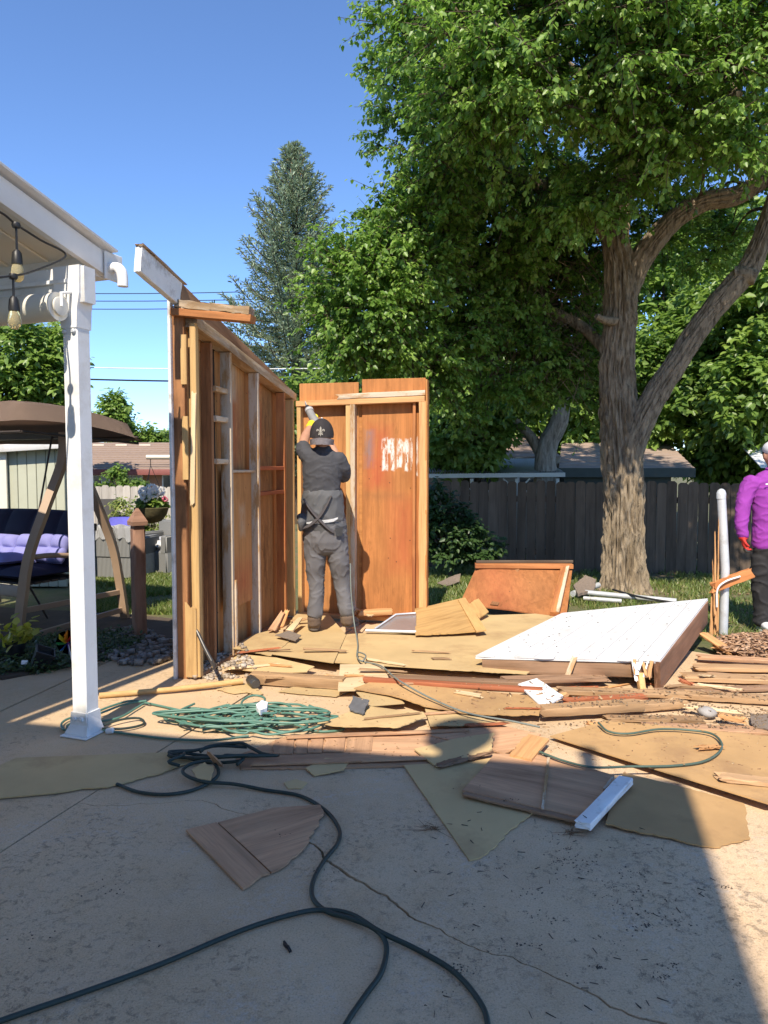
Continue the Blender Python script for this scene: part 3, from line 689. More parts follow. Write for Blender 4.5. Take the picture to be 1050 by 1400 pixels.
# thin dead twigs hanging below the left half of the crown
nd = 500; A = np.array([tuple(P(rng.uniform(620, 830), rng.uniform(330, 520), rng.uniform(9.3, 10.2))) for _ in range(nd)]); B = A+np.stack([rng.normal(0, .25, nd), rng.normal(0, .2, nd), -rng.uniform(.1, .5, nd)], 1)
sticks('dead_twigs', A, B, .006, .002, MT['bark'], tree)

def bg_tree(name, label, base, h, ells, n, nl, size, mat, trunk_r=.12, rad=(.3, .55), group=None, lean=(0, 0), droop=.4, bark='bark_dark'):
    t = thing(name, label, 'tree' if 'tree' in name else 'shrub', base, group); b = Vector(base)
    bm = bmesh.new(); top = b+Vector((lean[0], lean[1], h*.75))
    add_tube(bm, catmull([b-Vector((0, 0, .1)), b.lerp(top, .45)+Vector((.05*h*.2, 0, 0)), top], 6), lerp_list([trunk_r, trunk_r*.7, trunk_r*.2], 6), 10)
    C, D = sample_ell(ells, n, .4)
    kp = C[:, 2] > .25; C, D = C[kp], D[kp]
    for i in range(0, len(C), max(1, len(C)//30)):
        a = b.lerp(top, rng.uniform(.35, .95)); add_tube(bm, [a, a.lerp(Vector(C[i]), .5)+Vector((0, 0, .05)), Vector(C[i])], [trunk_r*.3, trunk_r*.18, .006], 5)
    for v in bm.verts: v.co -= b
    from_bm('trunk' if 'tree' in name else 'stem', bm, MT[bark], t, T(b), 60)
    pos, ax, nr, s, rn, A, B = foliage(C, D, rng.uniform(rad[0], rad[1], len(C)), nl, size, droop, .6)
    leaves('crown' if 'tree' in name else 'foliage', pos-np.array(b), ax, nr, s, mat, t, .9, M=T(b), rnd=rn)
    return t
def at(px, Y): 
    v = P(px, 700, Y); return Vector((v.x, Y, -.02))
# background trees
G_ = 'leafy trees beyond the back fence'
bg_tree('broadleaf_tree', 'bright green bushy tree right of the forked trunk beyond fence', at(985, 15.5), 6, [E(970, 560, 15.5, 1.5, 1.2, 1.5, 5), E(900, 520, 15.8, .9, .8, 1.3, 3), E(1030, 610, 15, 1.2, 1.1, .9, 3), E(960, 470, 16, 1.2, 1, 1.2, 3)], 420, 55, .17, MT['leaf_bg'], group=G_)
bg_tree('broadleaf_tree', 'tall pale green tree at far right edge beyond fence', at(1075, 14), 8, [E(1060, 440, 14, 1.3, 1.2, 1.6, 5), E(1110, 330, 14, 1.6, 1.4, 1.6, 4), E(1040, 540, 13.6, .9, .8, 1.0, 3)], 330, 50, .16, MT['leaf_bg'], group=G_)
bg_tree('broadleaf_tree', 'deep green tree seen through the gap under the arching limb', at(900, 18), 8, [E(900, 430, 18, 1.5, 1.3, 2, 5), E(960, 350, 18.5, 1.2, 1.2, 1.4, 3), E(860, 540, 17.5, 1.1, 1, 1.2, 3)], 330, 50, .19, MT['leaf_bg'], group=G_)
bg_tree('broadleaf_tree', 'sunlit low leafy tree between shed and pale trunk beyond fence', at(650, 12.4), 3, [E(635, 595, 12.3, .75, .6, .55, 5), E(600, 580, 12.6, .45, .5, .5, 2)], 190, 50, .13, MT['leaf_bg'], .07, (.2, .35), group=G_)
bg_tree('broadleaf_tree', 'shaded tree mass behind the spruce and linden', at(560, 16), 6, [E(540, 520, 15.5, 1.5, 1, 1.0, 5), E(620, 520, 16, 1.6, 1, 1.1, 4), E(730, 560, 16.5, 1.5, 1, 1.0, 4), E(450, 560, 16.5, 1.2, .9, .9, 3), E(800, 575, 17, 1.2, 1, .9, 3)], 480, 50, .17, MT['leaf_bg'], group=G_)
bg_tree('broadleaf_tree', 'full green tree at left edge behind the patio cover', at(15, 17), 5, [E(20, 480, 17, 1.3, 1.1, .95, 5), E(-40, 520, 17, 1.5, 1.2, 1.2, 4), E(60, 530, 17, .7, .7, .6, 3)], 330, 50, .16, MT['leaf_bg'], group='trees behind the left neighbour')
bg_tree('broadleaf_tree', 'small pointed green tree above the brown roof at left', at(158, 26), 4, [E(158, 565, 26, .42, .4, .75, 4), E(185, 598, 26.4, .9, .5, .38, 3), E(225, 602, 26.5, .9, .5, .25, 2)], 150, 45, .17, MT['leaf_bg'], group='trees behind the left neighbour')
# pale trunk beyond the fence
pt = thing('pale_trunk_tree', 'pale mottled tree trunk rising behind the back fence', 'tree', at(748, 12.2)); b = at(748, 12.2)
MT['bark_pale'] = bark_mat('pale_bark', (.34, .31, .26), (.15, .13, .1)); bm = bmesh.new()
limb(bm, [b, P(745, 650, 12.2), P(748, 610, 12.2), P(765, 575, 12.1), P(775, 520, 12)], [.19, .17, .16, .13, .09], ns=48, amp=.02, seed=3.9)
limb(bm, [P(745, 630, 12.2), P(728, 600, 12.3), P(705, 575, 12.4)], [.11, .09, .06], ns=36, amp=.015, seed=2.9)
for v in bm.verts: v.co -= b
from_bm('trunk', bm, MT['bark_pale'], pt, T(b), 70)
C, D = sample_ell([E(775, 500, 12, .7, .6, .5, 1), E(700, 540, 12.4, .6, .5, .4, 1)], 60); pos, ax, nr, s, rn, A, B = foliage(C, D, np.full(len(C), .3), 40, .12)
leaves('crown', pos-np.array(b), ax, nr, s, MT['leaf_big'], pt, M=T(b), rnd=rn)
# shrubs by the fence
bg_tree('fence_shrub', 'dark dense shrub against the fence right of the shed', at(615, 10.0), 1.3, [E(615, 730, 10.0, .42, .3, .5, 4), E(650, 750, 10.1, .35, .3, .32, 3), E(590, 700, 10, .3, .3, .4, 2)], 130, 50, .075, MT['leaf_dark'], .03, (.12, .22))
# --- spruce
SPB = at(405, 20.0)
spruce = thing('blue_spruce', 'tall blue green spruce standing behind the shed', 'tree', SPB)
sp_top = P(404, 196, 20).z; bm = bmesh.new(); add_tube(bm, [Vector((0, 0, 0)), Vector((.05, 0, sp_top*.5)), Vector((0, 0, sp_top))], [.22, .14, .02], 10)
from_bm('trunk', bm, MT['bark_dark'], spruce, T(SPB), 60)
Ps, Ax, Nr, Sz, Rn, SA, SB = [], [], [], [], [], [], []
z = 1.6
while z < sp_top-.1:
    f = (sp_top-z)/(sp_top-1.6); rad = 2.15*min(1, f*1.35)**.68*(1 if f < .8 else 1-.25*(f-.8)/.2); nb = 9 if f > .15 else 6
    a0 = rng.uniform(0, 6.28)
    for k in range(nb):
        a = a0+2*math.pi*k/nb+rng.normal(0, .16); r_ = rad*rng.uniform(.62, 1.18)
        if math.cos(a) < -.5 and z < 6.3: r_ *= 1.12
        rise = .25+.25*(1-f); nst = max(4, int(r_/.075)); tone = rng.random()
        pv = None
        for j in range(nst+1):
            t = j/nst; zz = z+r_*(-.32*math.sin(t*2.1)*(f**.5)+rise*t*t*1.15)
            q = np.array([math.cos(a)*r_*t, math.sin(a)*r_*t, zz])
            if pv is not None: SA.append(pv); SB.append(q)
            pv = q
            if t < .16: continue
            m_ = 12
            for _ in range(m_):
                sd = rng.normal(0, 1, 3)*np.array([1, 1, .55]); sd /= np.linalg.norm(sd)
                wdt = .30*(1.05-t*.75)*min(1, r_/.8)
                p0 = q+sd*rng.uniform(0, wdt)*np.array([1, 1, .5])
                Ps.append(p0); Ax.append(np.array([math.cos(a), math.sin(a), .35])*.7+sd*.8+np.array([0, 0, .2])); Nr.append(rng.normal(0, .6, 3)+np.array([0, 0, 1])); Sz.append(rng.uniform(.07, .14)); Rn.append(min(1, tone*.4+rng.random()*.6))
    z += .2 if f > .2 else .14
Ps, Ax, Nr, Sz = map(np.array, (Ps, Ax, Nr, Sz)); print('spruce', len(Ps))
leaves('crown', Ps, Ax, Nr, Sz, MT['needle'], spruce, .42, M=T(SPB), rnd=np.array(Rn))
so = np.array(SPB); sticks('branches', np.array(SA)+so, np.array(SB)+so, .018, .014, MT['bark_dark'], spruce)
# cones near the tip
nc = 70; pz = sp_top-rng.uniform(.05, 1.1, nc)**1.2; aa = rng.uniform(0, 6.28, nc); rr = (sp_top-pz)*.35*rng.random(nc)+.05
cp = np.stack([np.cos(aa)*rr, np.sin(aa)*rr, pz], 1)+so; cn_ = sticks('cones', cp, cp-np.array([0, 0, .12]), .03, .015, MT['plank'], spruce); cn_['kind'] = 'stuff'
# --- lawn blades
def grass(name, label, polys, n, h, mat, z0=-.022):
    pts = []
    for poly, w in polys:
        pl = [G(*p) for p in poly]; xs = [p.x for p in pl]; ys = [p.y for p in pl]; k = 0
        want = int(n*w)
        while k < want:
            X = rng.uniform(min(xs), max(xs), 4000); Y = rng.uniform(min(ys), max(ys), 4000); ins = np.zeros(4000, bool); j = len(pl)-1
            for i in range(len(pl)):
                c = ((pl[i].y > Y) != (pl[j].y > Y)) & (X < (pl[j].x-pl[i].x)*(Y-pl[i].y)/(pl[j].y-pl[i].y+1e-12)+pl[i].x); ins ^= c; j = i
            dn = np.array([noise.noise(Vector((x*1.7, y*1.7, 3))) for x, y in zip(X, Y)])
            ins &= (dn+rng.normal(0, .22, 4000)) > -.12
            q = np.stack([X[ins], Y[ins]], 1)[:want-k]; pts.append(q); k += len(q)
    q = np.concatenate(pts); m = len(q); p0 = np.concatenate([q, np.full((m, 1), z0)], 1)
    a = rng.uniform(0, 6.28, m); hh = h*rng.uniform(.5, 1.5, m); w = rng.uniform(.0025, .005, m)*1.6; ln = rng.normal(0, .45, (m, 2))
    sd = np.stack([np.cos(a), np.sin(a), np.zeros(m)], 1)*w[:, None]
    mid = p0+np.stack([ln[:, 0]*hh*.4, ln[:, 1]*hh*.4, hh*.6], 1); tip = p0+np.stack([ln[:, 0]*hh*1.1, ln[:, 1]*hh*1.1, hh], 1)
    V = np.stack([p0-sd, p0+sd, mid+sd*.7, mid-sd*.7, tip], 1); Fq = np.array([(0, 1, 2, 3)]); 
    V4 = np.stack([V[:, 0], V[:, 1], V[:, 2], V[:, 3], V[:, 4]+sd*.1, V[:, 4]-sd*.1], 1)
    Fq = (np.array([(0, 1, 2, 3), (3, 2, 4, 5)])[None]+6*np.arange(m)[:, None, None]).reshape(-1, 4)
    o = raw_mesh(name, V4.reshape(-1, 3), Fq, mat, None, None, np.repeat(rng.random(m), 6)); tag(o, label, 'grass', kind='stuff'); return o
MT['grass'] = leafmat('lawn_grass', (.10, .13, .03), (.13, .2, .04), (.28, .27, .1), .25)
grass('lawn_grass', 'short green lawn grass in the yard', [([(100, 772), (245, 770), (245, 838), (100, 838)], .40), ([(585, 778), (660, 772), (640, 830), (585, 840)], .12), ([(770, 780), (1180, 770), (1220, 880), (985, 880), (775, 825)], .30)], 52000, .055, MT['grass'])
# ---------------------------------------------------------------- fences
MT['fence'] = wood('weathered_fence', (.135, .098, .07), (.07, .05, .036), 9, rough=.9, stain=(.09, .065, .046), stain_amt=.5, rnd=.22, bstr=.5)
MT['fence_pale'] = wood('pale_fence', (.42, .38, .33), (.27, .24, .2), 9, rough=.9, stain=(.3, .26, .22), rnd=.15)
def board_mesh(w, h, mat, name='board'):
    bm = bmesh.new(); e = w*.22
    pr = [(0, -w/2), (0, w/2), (h-e, w/2), (h, w/2-e), (h, -w/2+e), (h-e, -w/2)]      # x up the board
    a = [bm.verts.new((x-h/2, y, -.009)) for x, y in pr]; b = [bm.verts.new((x-h/2, y, .009)) for x, y in pr]
    bm.faces.new(a[::-1]); bm.faces.new(b)
    for i in range(6): bm.faces.new((a[i], a[(i+1) % 6], b[(i+1) % 6], b[i]))
    me = bpy.data.meshes.new(name); bmesh.ops.recalc_face_normals(bm, faces=bm.faces); bm.to_mesh(me); bm.free(); me.materials.append(mat); return me
def fence(label, p0, dirv, n, w, h, mat, rails=True, z0=-.04):
    dirv = Vector(dirv).normalized(); nn = Vector((-dirv.y, dirv.x, 0)); p0 = Vector(p0)
    f = thing('wooden_fence', label, 'fence', p0); meshes = [board_mesh(w*k, h, mat) for k in (.93, .96, .99)]
    for i in range(n):
        hh = random.uniform(-.018, .018)
        M = Matrix((Z, dirv, -nn)).transposed().to_4x4(); M = M @ Matrix.Rotation(random.uniform(-.008, .008), 4, 'Z') @ Matrix.Rotation(random.uniform(-.05, .05), 4, 'X')
        M.translation = p0+dirv*(w*i+random.uniform(-.003, .003))+Z*(z0+h/2+hh)+nn*random.uniform(-.004, .004)
        link('board', random.choice(meshes), M, f)
    for z in (.25, h-.3): beam('rail', p0+nn*.035+Z*z-dirv*.1, p0+nn*.035+Z*z+dirv*w*n, .04, .085, mat, f, seg=1)
    for i in range(0, n+1, 17): beam('post', p0+dirv*w*i+nn*.1+Z*-.05, p0+dirv*w*i+nn*.1+Z*(h-.1), .09, .09, mat, f, seg=1, up=dirv)
    return f
ex = Vector((.978, -.208, 0))
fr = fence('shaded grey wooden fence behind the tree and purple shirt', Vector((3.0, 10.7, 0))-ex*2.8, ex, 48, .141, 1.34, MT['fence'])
a = P(687, 768, 10.9)
beam('pale_stake', Vector((a.x, 10.98, .12)), Vector((a.x+.01, 10.98, 1.31)), .085, .03, MT['fence_pale'], fr, up=(0, 1, 0))
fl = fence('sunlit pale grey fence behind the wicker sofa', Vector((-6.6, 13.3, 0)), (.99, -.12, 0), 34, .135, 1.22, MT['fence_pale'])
# ---------------------------------------------------------------- neighbouring buildings
MT['roof_far'] = plain('brown_asphalt_roof', (.27, .195, .15), .95, .2, 9, bstr=.5, bscale=14, stretch=(1, 2.5, 2.5))
MT['roof_far2'] = plain('tan_asphalt_roof', (.33, .25, .2), .95, .3, 7, bstr=.5, bscale=14, stretch=(.4, 3, 3))
MT['peach'] = plain('peach_wall', (.42, .22, .14), .85)
MT['glass'] = plain('window_glass', (.03, .035, .04), .08, .1, spec=.8, bstr=0)
MT['maroon'] = plain('maroon_fascia', (.2, .06, .05), .6)
MT['darkgreen'] = plain('dark_green_fascia', (.05, .06, .05), .6)
def quadslab(name, pts, th, mat, parent, down=True):
    c = sum((Vector(p) for p in pts), Vector())/len(pts); bm = poly_bm([Vector(p)-c for p in pts], th); return from_bm(name, bm, mat, parent, T(c))
def roof_courses(parent, e0, e1, r1, r0, n, mat):
    """a roof slope laid in overlapping courses: e = eave line, r = ridge line"""
    e0, e1, r0, r1 = map(Vector, (e0, e1, r0, r1))
    for i in range(n):
        a, b = i/n, min(1, (i+1.12)/n); up = Z*.02
        quadslab('roof_course', [e0.lerp(r0, a)+up, e1.lerp(r1, a)+up, e1.lerp(r1, b), e0.lerp(r0, b)], .02, mat, parent)
hl = thing('neighbour_house', 'low brown roofed neighbour house with peach wall behind left fence', 'house', (-9, 22, -1.3))
eL, eR = P(20, 643, 20), P(330, 643, 20); rL, rR = P(20, 605, 23.2), P(330, 605, 23.2)
roof_courses(hl, eL, eR, rR, rL, 12, MT['roof_far'])
box('wall', ((eL.x+eR.x)/2, 22.6, (eL.z-1.3)/2-.04), (eR.x-eL.x-.3, 4.4, eL.z+1.3), MT['peach'], hl)
beam('fascia', eL+Vector((0, -.03, -.05)), eR+Vector((0, -.03, -.05)), .04, .16, MT['maroon'], hl, seg=1)
for x0, x1 in ((128, 151), (169, 196), (222, 252)):
    a, b = P(x0, 649, 20.38), P(x1, 672, 20.38); w = box('window', ((a.x+b.x)/2, 20.36, (a.z+b.z)/2), (b.x-a.x, .06, a.z-b.z), MT['white'], hl)
    for k in (0, 1):
        xx = a.x+(b.x-a.x)*(.27+.46*k); box('pane', (xx, 20.325, (a.z+b.z)/2), ((b.x-a.x)*.4, .02, (a.z-b.z)*.86), MT['glass'] if k == 0 else plain('blind', (.35, .36, .36), .6), w)
for x in (137, 168, 200):
    v = P(x, 610, 22.9); box('roof_vent', v, (.35, .3, .1), MT['cream'], hl)
# right neighbour
hr = thing('neighbour_garage', 'tan shingled gable roof building with dark eave behind the fence', 'house', (4.5, 15, -.5))
e0, e1, r0, r1 = P(764, 641, 13.4), P(950, 641, 13.4), P(768, 605, 16), P(913, 605, 16)
roof_courses(hr, e0, e1, r1, r0, 9, MT['roof_far2'])
beam('fascia', e0+Vector((0, -.02, -.07)), e1+Vector((0, -.02, -.07)), .04, .17, MT['darkgreen'], hr, seg=1)
box('wall', ((e0.x+e1.x)/2-.1, 15.6, (e0.z-.5)/2-.06), (e1.x-e0.x-.5, 4, e0.z+.5), MT['darkgreen'], hr)
hm = thing('metal_patio_roof', 'corrugated metal patio roof on thin posts behind the fence', 'patio roof', (2.2, 12.6, 0))
a, b = P(560, 646, 12.0), P(772, 644, 12.0); D_ = 1.7; nw = 120; V = []
for i in range(nw*4+1):
    x = a.x+(b.x-a.x)*i/(nw*4); zc = .022*math.sin(i*math.pi/4.0)
    V += [(x, 12.0, a.z+zc), (x, 12.0+D_, a.z+.24+zc)]
F_ = [(2*i, 2*i+2, 2*i+3, 2*i+1) for i in range(nw*4)]
raw_mesh('corrugated_sheet', np.array(V), np.array(F_), MT['steel'], hm, sm=True)
beam('fascia', a+Vector((0, -.03, -.06)), b+Vector((0, -.03, -.06)), .03, .07, MT['cream'], hm, seg=1)
for x in (580, 645, 706, 762): v = P(x, 660, 12.05); beam('post', (v.x, 12.05, -.05), (v.x, 12.05, a.z-.1), .05, .05, MT['cream'], hm, seg=1)
for x, s in ((706, -1), (706, 1), (762, -1)):
    v = P(x, 660, 12.05); beam('brace', (v.x, 12.05, a.z-.32), (v.x+s*.22, 12.05, a.z-.1), .025, .025, MT['cream'], hm, seg=1)
hb = thing('neighbour_bungalow', 'dim beige house wall with dark roof behind the metal patio roof', 'house', (1.5, 15.4, 0))
v0, v1 = P(540, 622, 13.9), P(766, 622, 13.9)
box('wall', ((v0.x+v1.x)/2, 15.4, .7), (v1.x-v0.x, 3, 2.0), plain('beige_wall', (.3, .26, .2), .8), hb)
roof_courses(hb, v0+Vector((0, -.1, -.05)), v1+Vector((0, -.1, -.05)), v1+Vector((0, 2, .45)), v0+Vector((0, 2, .45)), 6, MT['roof_far'])
for x in (660, 725):
    v = P(x, 655, 13.9); w = box('window', (v.x, 13.88, v.z), (.5, .05, .5), MT['white'], hb); box('pane', (v.x, 13.85, v.z), (.42, .02, .42), MT['glass'], w)
wt = thing('white_canopy', 'white canopy corner showing behind the man in purple', 'canopy', P(1042, 630, 12.6))
c = P(1042, 630, 12.6)
quadslab('awning_cloth', [P(1040, 638, 12.3), P(1130, 642, 12.3), P(1130, 606, 13.6), P(1016, 612, 13.6)], .02, MT['white'], wt); beam('pole', (c.x+.5, 12.8, 0), (c.x+.5, 12.8, c.z), .05, .05, MT['steel'], wt, seg=1)
# sage storage shed at the left
sg = thing('storage_shed', 'pale sage storage shed with vertical siding behind the swing', 'shed', P(40, 720, 9.2))
MT['sage'] = plain('sage_siding', (.44, .45, .35), .7, .06, 4, dirt=(.35, .34, .26), dirt_amt=.3)
x = P(-140, 700, 9.2).x; xe = P(84, 700, 9.2).x
while x < xe:
    zt = P(50, 612, 9.2).z; box('siding_board', (x+.058, 9.2, zt/2), (.112, .03, zt), MT['sage'], sg, bev=.006); x += .118
box('shed_body', ((P(-140, 700, 9.2).x+xe)/2, 9.7, P(50, 612, 9.2).z/2-.01), (xe-P(-140, 700, 9.2).x-.02, .94, P(50, 612, 9.2).z-.04), MT['sage'], sg)
a, b = P(-140, 622, 9.1), P(86, 608, 9.1); beam('roof_trim', a, b, .12, .09, MT['white'], sg, seg=1)
quadslab('roof', [a+Vector((0, -.05, .05)), b+Vector((.05, -.05, .05)), b+Vector((.05, 1.1, .15)), a+Vector((0, 1.1, .15))], .04, MT['roof_far'], sg)
beam('corner_board', P(3, 613, 9.14)*1.0, Vector((P(3, 613, 9.14).x, 9.14, 0)), .1, .03, MT['cream'], sg, up=(0, 1, 0), seg=1)
# ---------------------------------------------------------------- utility wires
for lab, x0, y0, x1, y1, Y, r, mt in (('highest of three thin dark utility wires above the shed', -80, 397, 700, 378, 30, .018, 'black'), ('middle of three thin dark utility wires above the shed', -80, 407, 700, 389, 30, .018, 'black'), ('lowest of three thin dark utility wires above the shed', -80, 418, 700, 400, 30, .018, 'black'),
        ('pale utility wire passing in front of the spruce base', -80, 496, 1100, 470, 18.5, .014, 'white'), ('thick black utility wire just below the pale one', -80, 511, 1100, 492, 18.5, .022, 'black')):
    a, b = P(x0, y0, Y), P(x1, y1, Y); pts = [a.lerp(b, t)-Z*(.35*(1-(2*t-1)**2)) for t in [i/14 for i in range(15)]]
    tag(tube('utility_wire', pts, r, MT[mt], None, 5), lab, 'wire', 'utility wires behind the yard')
# ---------------------------------------------------------------- garden swing
Fv, Bv = Vector((-.45, -.893, 0)), Vector((-.893, .45, 0)); CR = Vector((-2.85, 6.68, 0))
MT['canopy'] = plain('brown_canopy_cloth', (.27, .19, .14), .85, .08, 3, bstr=.2, bscale=200)
MT['swing_frame'] = plain('tan_swing_frame', (.34, .235, .155), .5, .1, 4)
MT['swing_dark'] = plain('dark_swing_metal', (.05, .04, .035), .5)
sw = thing('garden_swing', 'tan framed garden swing with brown canopy behind the white post', 'swing', CR)
def sq_tube(name, pts, w, mat, parent, sub=6):
    return tube(name, pts, w*.7, mat, parent, 4, sub)
for e, off_ in enumerate((Vector(), Bv*1.95)):
    for s in (1, -1):
        c = CR+off_
        sq_tube('leg', [c+Fv*.60*s, c+Fv*.545*s+Z*.35, c+Fv*.46*s+Z*.75, c+Fv*.27*s+Z*1.18, c+Fv*.1*s+Z*1.55, c+Fv*.07*s+Z*1.82], .07, MT['swing_frame'], sw)
    beam('side_rail', c+Fv*.55+Z*.28, c-Fv*.55+Z*.28, .03, .05, MT['swing_frame'], sw, seg=1)
    beam('side_rail', c+Fv*.58+Z*.04, c-Fv*.58+Z*.1, .03, .05, MT['swing_frame'], sw, seg=1)
beam('top_beam', CR+Z*1.8-Bv*.05, CR+Bv*2+Z*1.8, .06, .06, MT['swing_dark'], sw, seg=1)
# canopy: a domed cloth with hanging edge
bm = bmesh.new(); nx, ny = 24, 14; gr = []
for i in range(nx+1):
    row = []
    for j in range(ny+1):
        u, v = -1+2*i/nx, -1+2*j/ny
        bend = lambda q: (1 if abs(q) < .88 else 1-.9*((abs(q)-.88)/.12)**1.5)
        hgt = .19*min(bend(u), bend(v)) - .05*v*v
        row.append(bm.verts.new(CR+Bv*(.98+u*1.2)-Fv*(v*.68-.02)+Z*(1.86+hgt-.06*v-.02*(1-abs(u))*abs(v)) - CR))
    gr.append(row)
for i in range(nx):
    for j in range(ny): bm.faces.new((gr[i][j], gr[i+1][j], gr[i+1][j+1], gr[i][j+1]))
bmesh.ops.solidify(bm, geom=bm.faces[:], thickness=.012)
from_bm('canopy', bm, MT['canopy'], sw, T(CR), 60)
for s in (1, -1): tube('canopy_rod', [CR-Bv*.18+Fv*.64*s+Z*1.80, CR+Bv*2.1+Fv*.64*s+Z*1.80], .012, MT['swing_dark'], sw, 6)
tube('canopy_rod', [CR-Bv*.18+Fv*.64+Z*1.80, CR-Bv*.18-Fv*.64+Z*1.74], .012, MT['swing_dark'], sw, 6)
S0 = CR+Bv*.22
for k in range(7): beam('seat_slat', S0+Fv*(.3-.09*k)+Z*.46, S0+Bv*1.5+Fv*(.3-.09*k)+Z*.46, .07, .02, MT['swing_dark'], sw, seg=1)
for k in range(5): beam('back_slat', S0-Fv*(.28+.045*k)+Z*(.52+.1*k), S0+Bv*1.5-Fv*(.28+.045*k)+Z*(.52+.1*k), .02, .07, MT['swing_dark'], sw, seg=1)
for off_ in (Vector(), Bv*1.5):
    c = S0+off_-Bv*.02
    tube('armrest', [c+Fv*.36+Z*.70, c+Fv*.1+Z*.70, c-Fv*.2+Z*.67, c-Fv*.36+Z*.7], .024, MT['swing_frame'], sw, 8, 5)
    for s, zz in ((.33, .45), (-.3, .5)): beam('arm_post', c+Fv*s+Z*zz, c+Fv*s+Z*.7, .03, .03, MT['swing_dark'], sw, seg=1)
    for s in (.33, -.35): tube('hanger', [c+Fv*s+Z*.55, c+Fv*s*.1+Z*1.8], .009, MT['swing_dark'], sw, 6)
beam('seat_apron', S0+Fv*.36+Z*.4, S0+Bv*1.5+Fv*.36+Z*.4, .03, .1, MT['swing_frame'], sw, seg=1)
for s in (.3, -.3): tube('swing_spring', [S0+Fv*s+Z*.44, S0+Fv*s*.4+Z*.12], .01, MT['swing_dark'], sw, 6)
def pillow(name, label, c, ax, ay, az, sx, sy, sz, mat, tx=1, ty=1, group=None):
    bm = bmesh.new(); nx, ny = 12*tx, 12*ty; top, bot = [], []
    for i in range(nx+1):
        r1, r2 = [], []
        for j in range(ny+1):
            u, v = -1+2*i/nx, -1+2*j/ny
            b = (max(0, 1-abs(u)**5)*max(0, 1-abs(v)**5))**.5
            t = abs(math.sin(math.pi*tx*(u+1)/2))**.45*abs(math.sin(math.pi*ty*(v+1)/2))**.45
            h = b*(.45+.55*t)*sz/2
            q = 1-.05*(u*u*v*v)
            r1.append(bm.verts.new((u*sx/2*q, v*sy/2*q, h+.004))); r2.append(bm.verts.new((u*sx/2*q, v*sy/2*q, -h*.7-.004)))
        top.append(r1); bot.append(r2)
    for i in range(nx):
        for j in range(ny):
            bm.faces.new((top[i][j], top[i+1][j], top[i+1][j+1], top[i][j+1])); bm.faces.new((bot[i][j], bot[i][j+1], bot[i+1][j+1], bot[i+1][j]))
    bmesh.ops.remove_doubles(bm, verts=bm.verts, dist=.009)
    M = Matrix((Vector(ax).normalized(), Vector(ay).normalized(), Vector(az).normalized())).transposed().to_4x4(); M.translation = Vector(c)
    o = from_bm(name, bm, mat, None, M, 70); return tag(o, label, 'cushion', group)
MT['navy'] = plain('navy_cushion', (.018, .019, .05), .8, .1, 5); MT['peri'] = plain('periwinkle_cushion', (.24, .24, .52), .85, .05, 4)
bn = (Fv+Z*.45).normalized(); bu = Bv.cross(bn).normalized()*-1
if bu.z < 0: bu = -bu
pillow('seat_cushion', 'navy tufted seat cushion on the garden swing', S0+Bv*.75+Z*.53+Fv*.06, Bv, Fv, Z, 1.5, .6, .15, MT['navy'], 4, 2)
pillow('back_cushion', 'navy tufted back cushion of the garden swing', S0+Bv*.75-Fv*.30+Z*.80, Bv, bu, bn, 1.52, .62, .15, MT['navy'], 4, 2)
pillow('throw_pillow', 'periwinkle scalloped pillow leaning at the near end of swing', S0+Bv*.2-Fv*.12+Z*.73, Bv, bu, bn, .38, .3, .17, MT['peri'], 2, 2, 'periwinkle pillows on the swing')
pillow('throw_pillow', 'periwinkle pillow beside the frame leg on the swing', S0+Bv*.52-Fv*.1+Z*.72, Bv, bu, bn, .34, .29, .17, MT['peri'], 1, 2, 'periwinkle pillows on the swing')
pillow('throw_pillow', 'periwinkle pillow at left edge of the picture on swing', S0+Bv*.84-Fv*.08+Z*.71, Bv, bu, bn, .36, .29, .17, MT['peri'], 2, 2, 'periwinkle pillows on the swing')
pillow('throw_pillow', 'flat periwinkle pillow lying on the swing seat', S0+Bv*.65+Fv*.14+Z*.64, Bv, Fv, Z, .62, .34, .12, MT['peri'], 2, 1, 'periwinkle pillows on the swing')
# ---------------------------------------------------------------- carved post, basket, sofas
MT['cedar'] = wood('old_cedar', (.30, .17, .115), (.15, .08, .055), 8, stain=(.2, .12, .085), bstr=.5)
pb = G(191, 872); cp_ = thing('carved_post', 'weathered square wooden post with pointed carved cap beside lawn', 'post', pb)
Mp = Matrix.Rotation(R(38), 4, 'Z'); s = .062
def sqlathe(prof, mat, name, parent, c):
    bm = bmesh.new(); rings = [[bm.verts.new((sx*r, sy*r, z)) for sx, sy in ((1, 1), (-1, 1), (-1, -1), (1, -1))] for r, z in prof]
    for a, b in zip(rings, rings[1:]):
        for k in range(4): bm.faces.new((a[k], a[(k+1) % 4], b[(k+1) % 4], b[k]))
    bm.faces.new(rings[0][::-1]); bm.faces.new(rings[-1]); bmesh.ops.bevel(bm, geom=[e for e in bm.edges if abs(e.verts[0].co.z-e.verts[1].co.z) > .2], offset=.008, segments=2, affect='EDGES')
    return from_bm(name, bm, mat, parent, T(c) @ Mp @ Matrix.Rotation(0, 4, 'Z'))
sh = from_bm('shaft', bar_bm(1.0, .104, .104, seg=14, jit=.003, ch=.012), MT['cedar'], cp_, T(pb+Z*.46) @ Mp @ Matrix.Rotation(R(-90), 4, 'Y'), 40)
sqlathe([(.045, .955), (.045, 1.0), (.066, 1.0), (.068, 1.035), (.045, 1.08), (.008, 1.15)], MT['cedar'], 'cap', cp_, pb)
BC = P(207, 694, 7.6)
hk = thing('hanging_basket', 'moss lined hanging basket of white geraniums behind carved post', 'hanging basket', BC)
MT['moss'] = plain('moss_liner', (.10, .085, .04), .95, .4, 25, bstr=1, bscale=40, dirt=(.05, .07, .02))
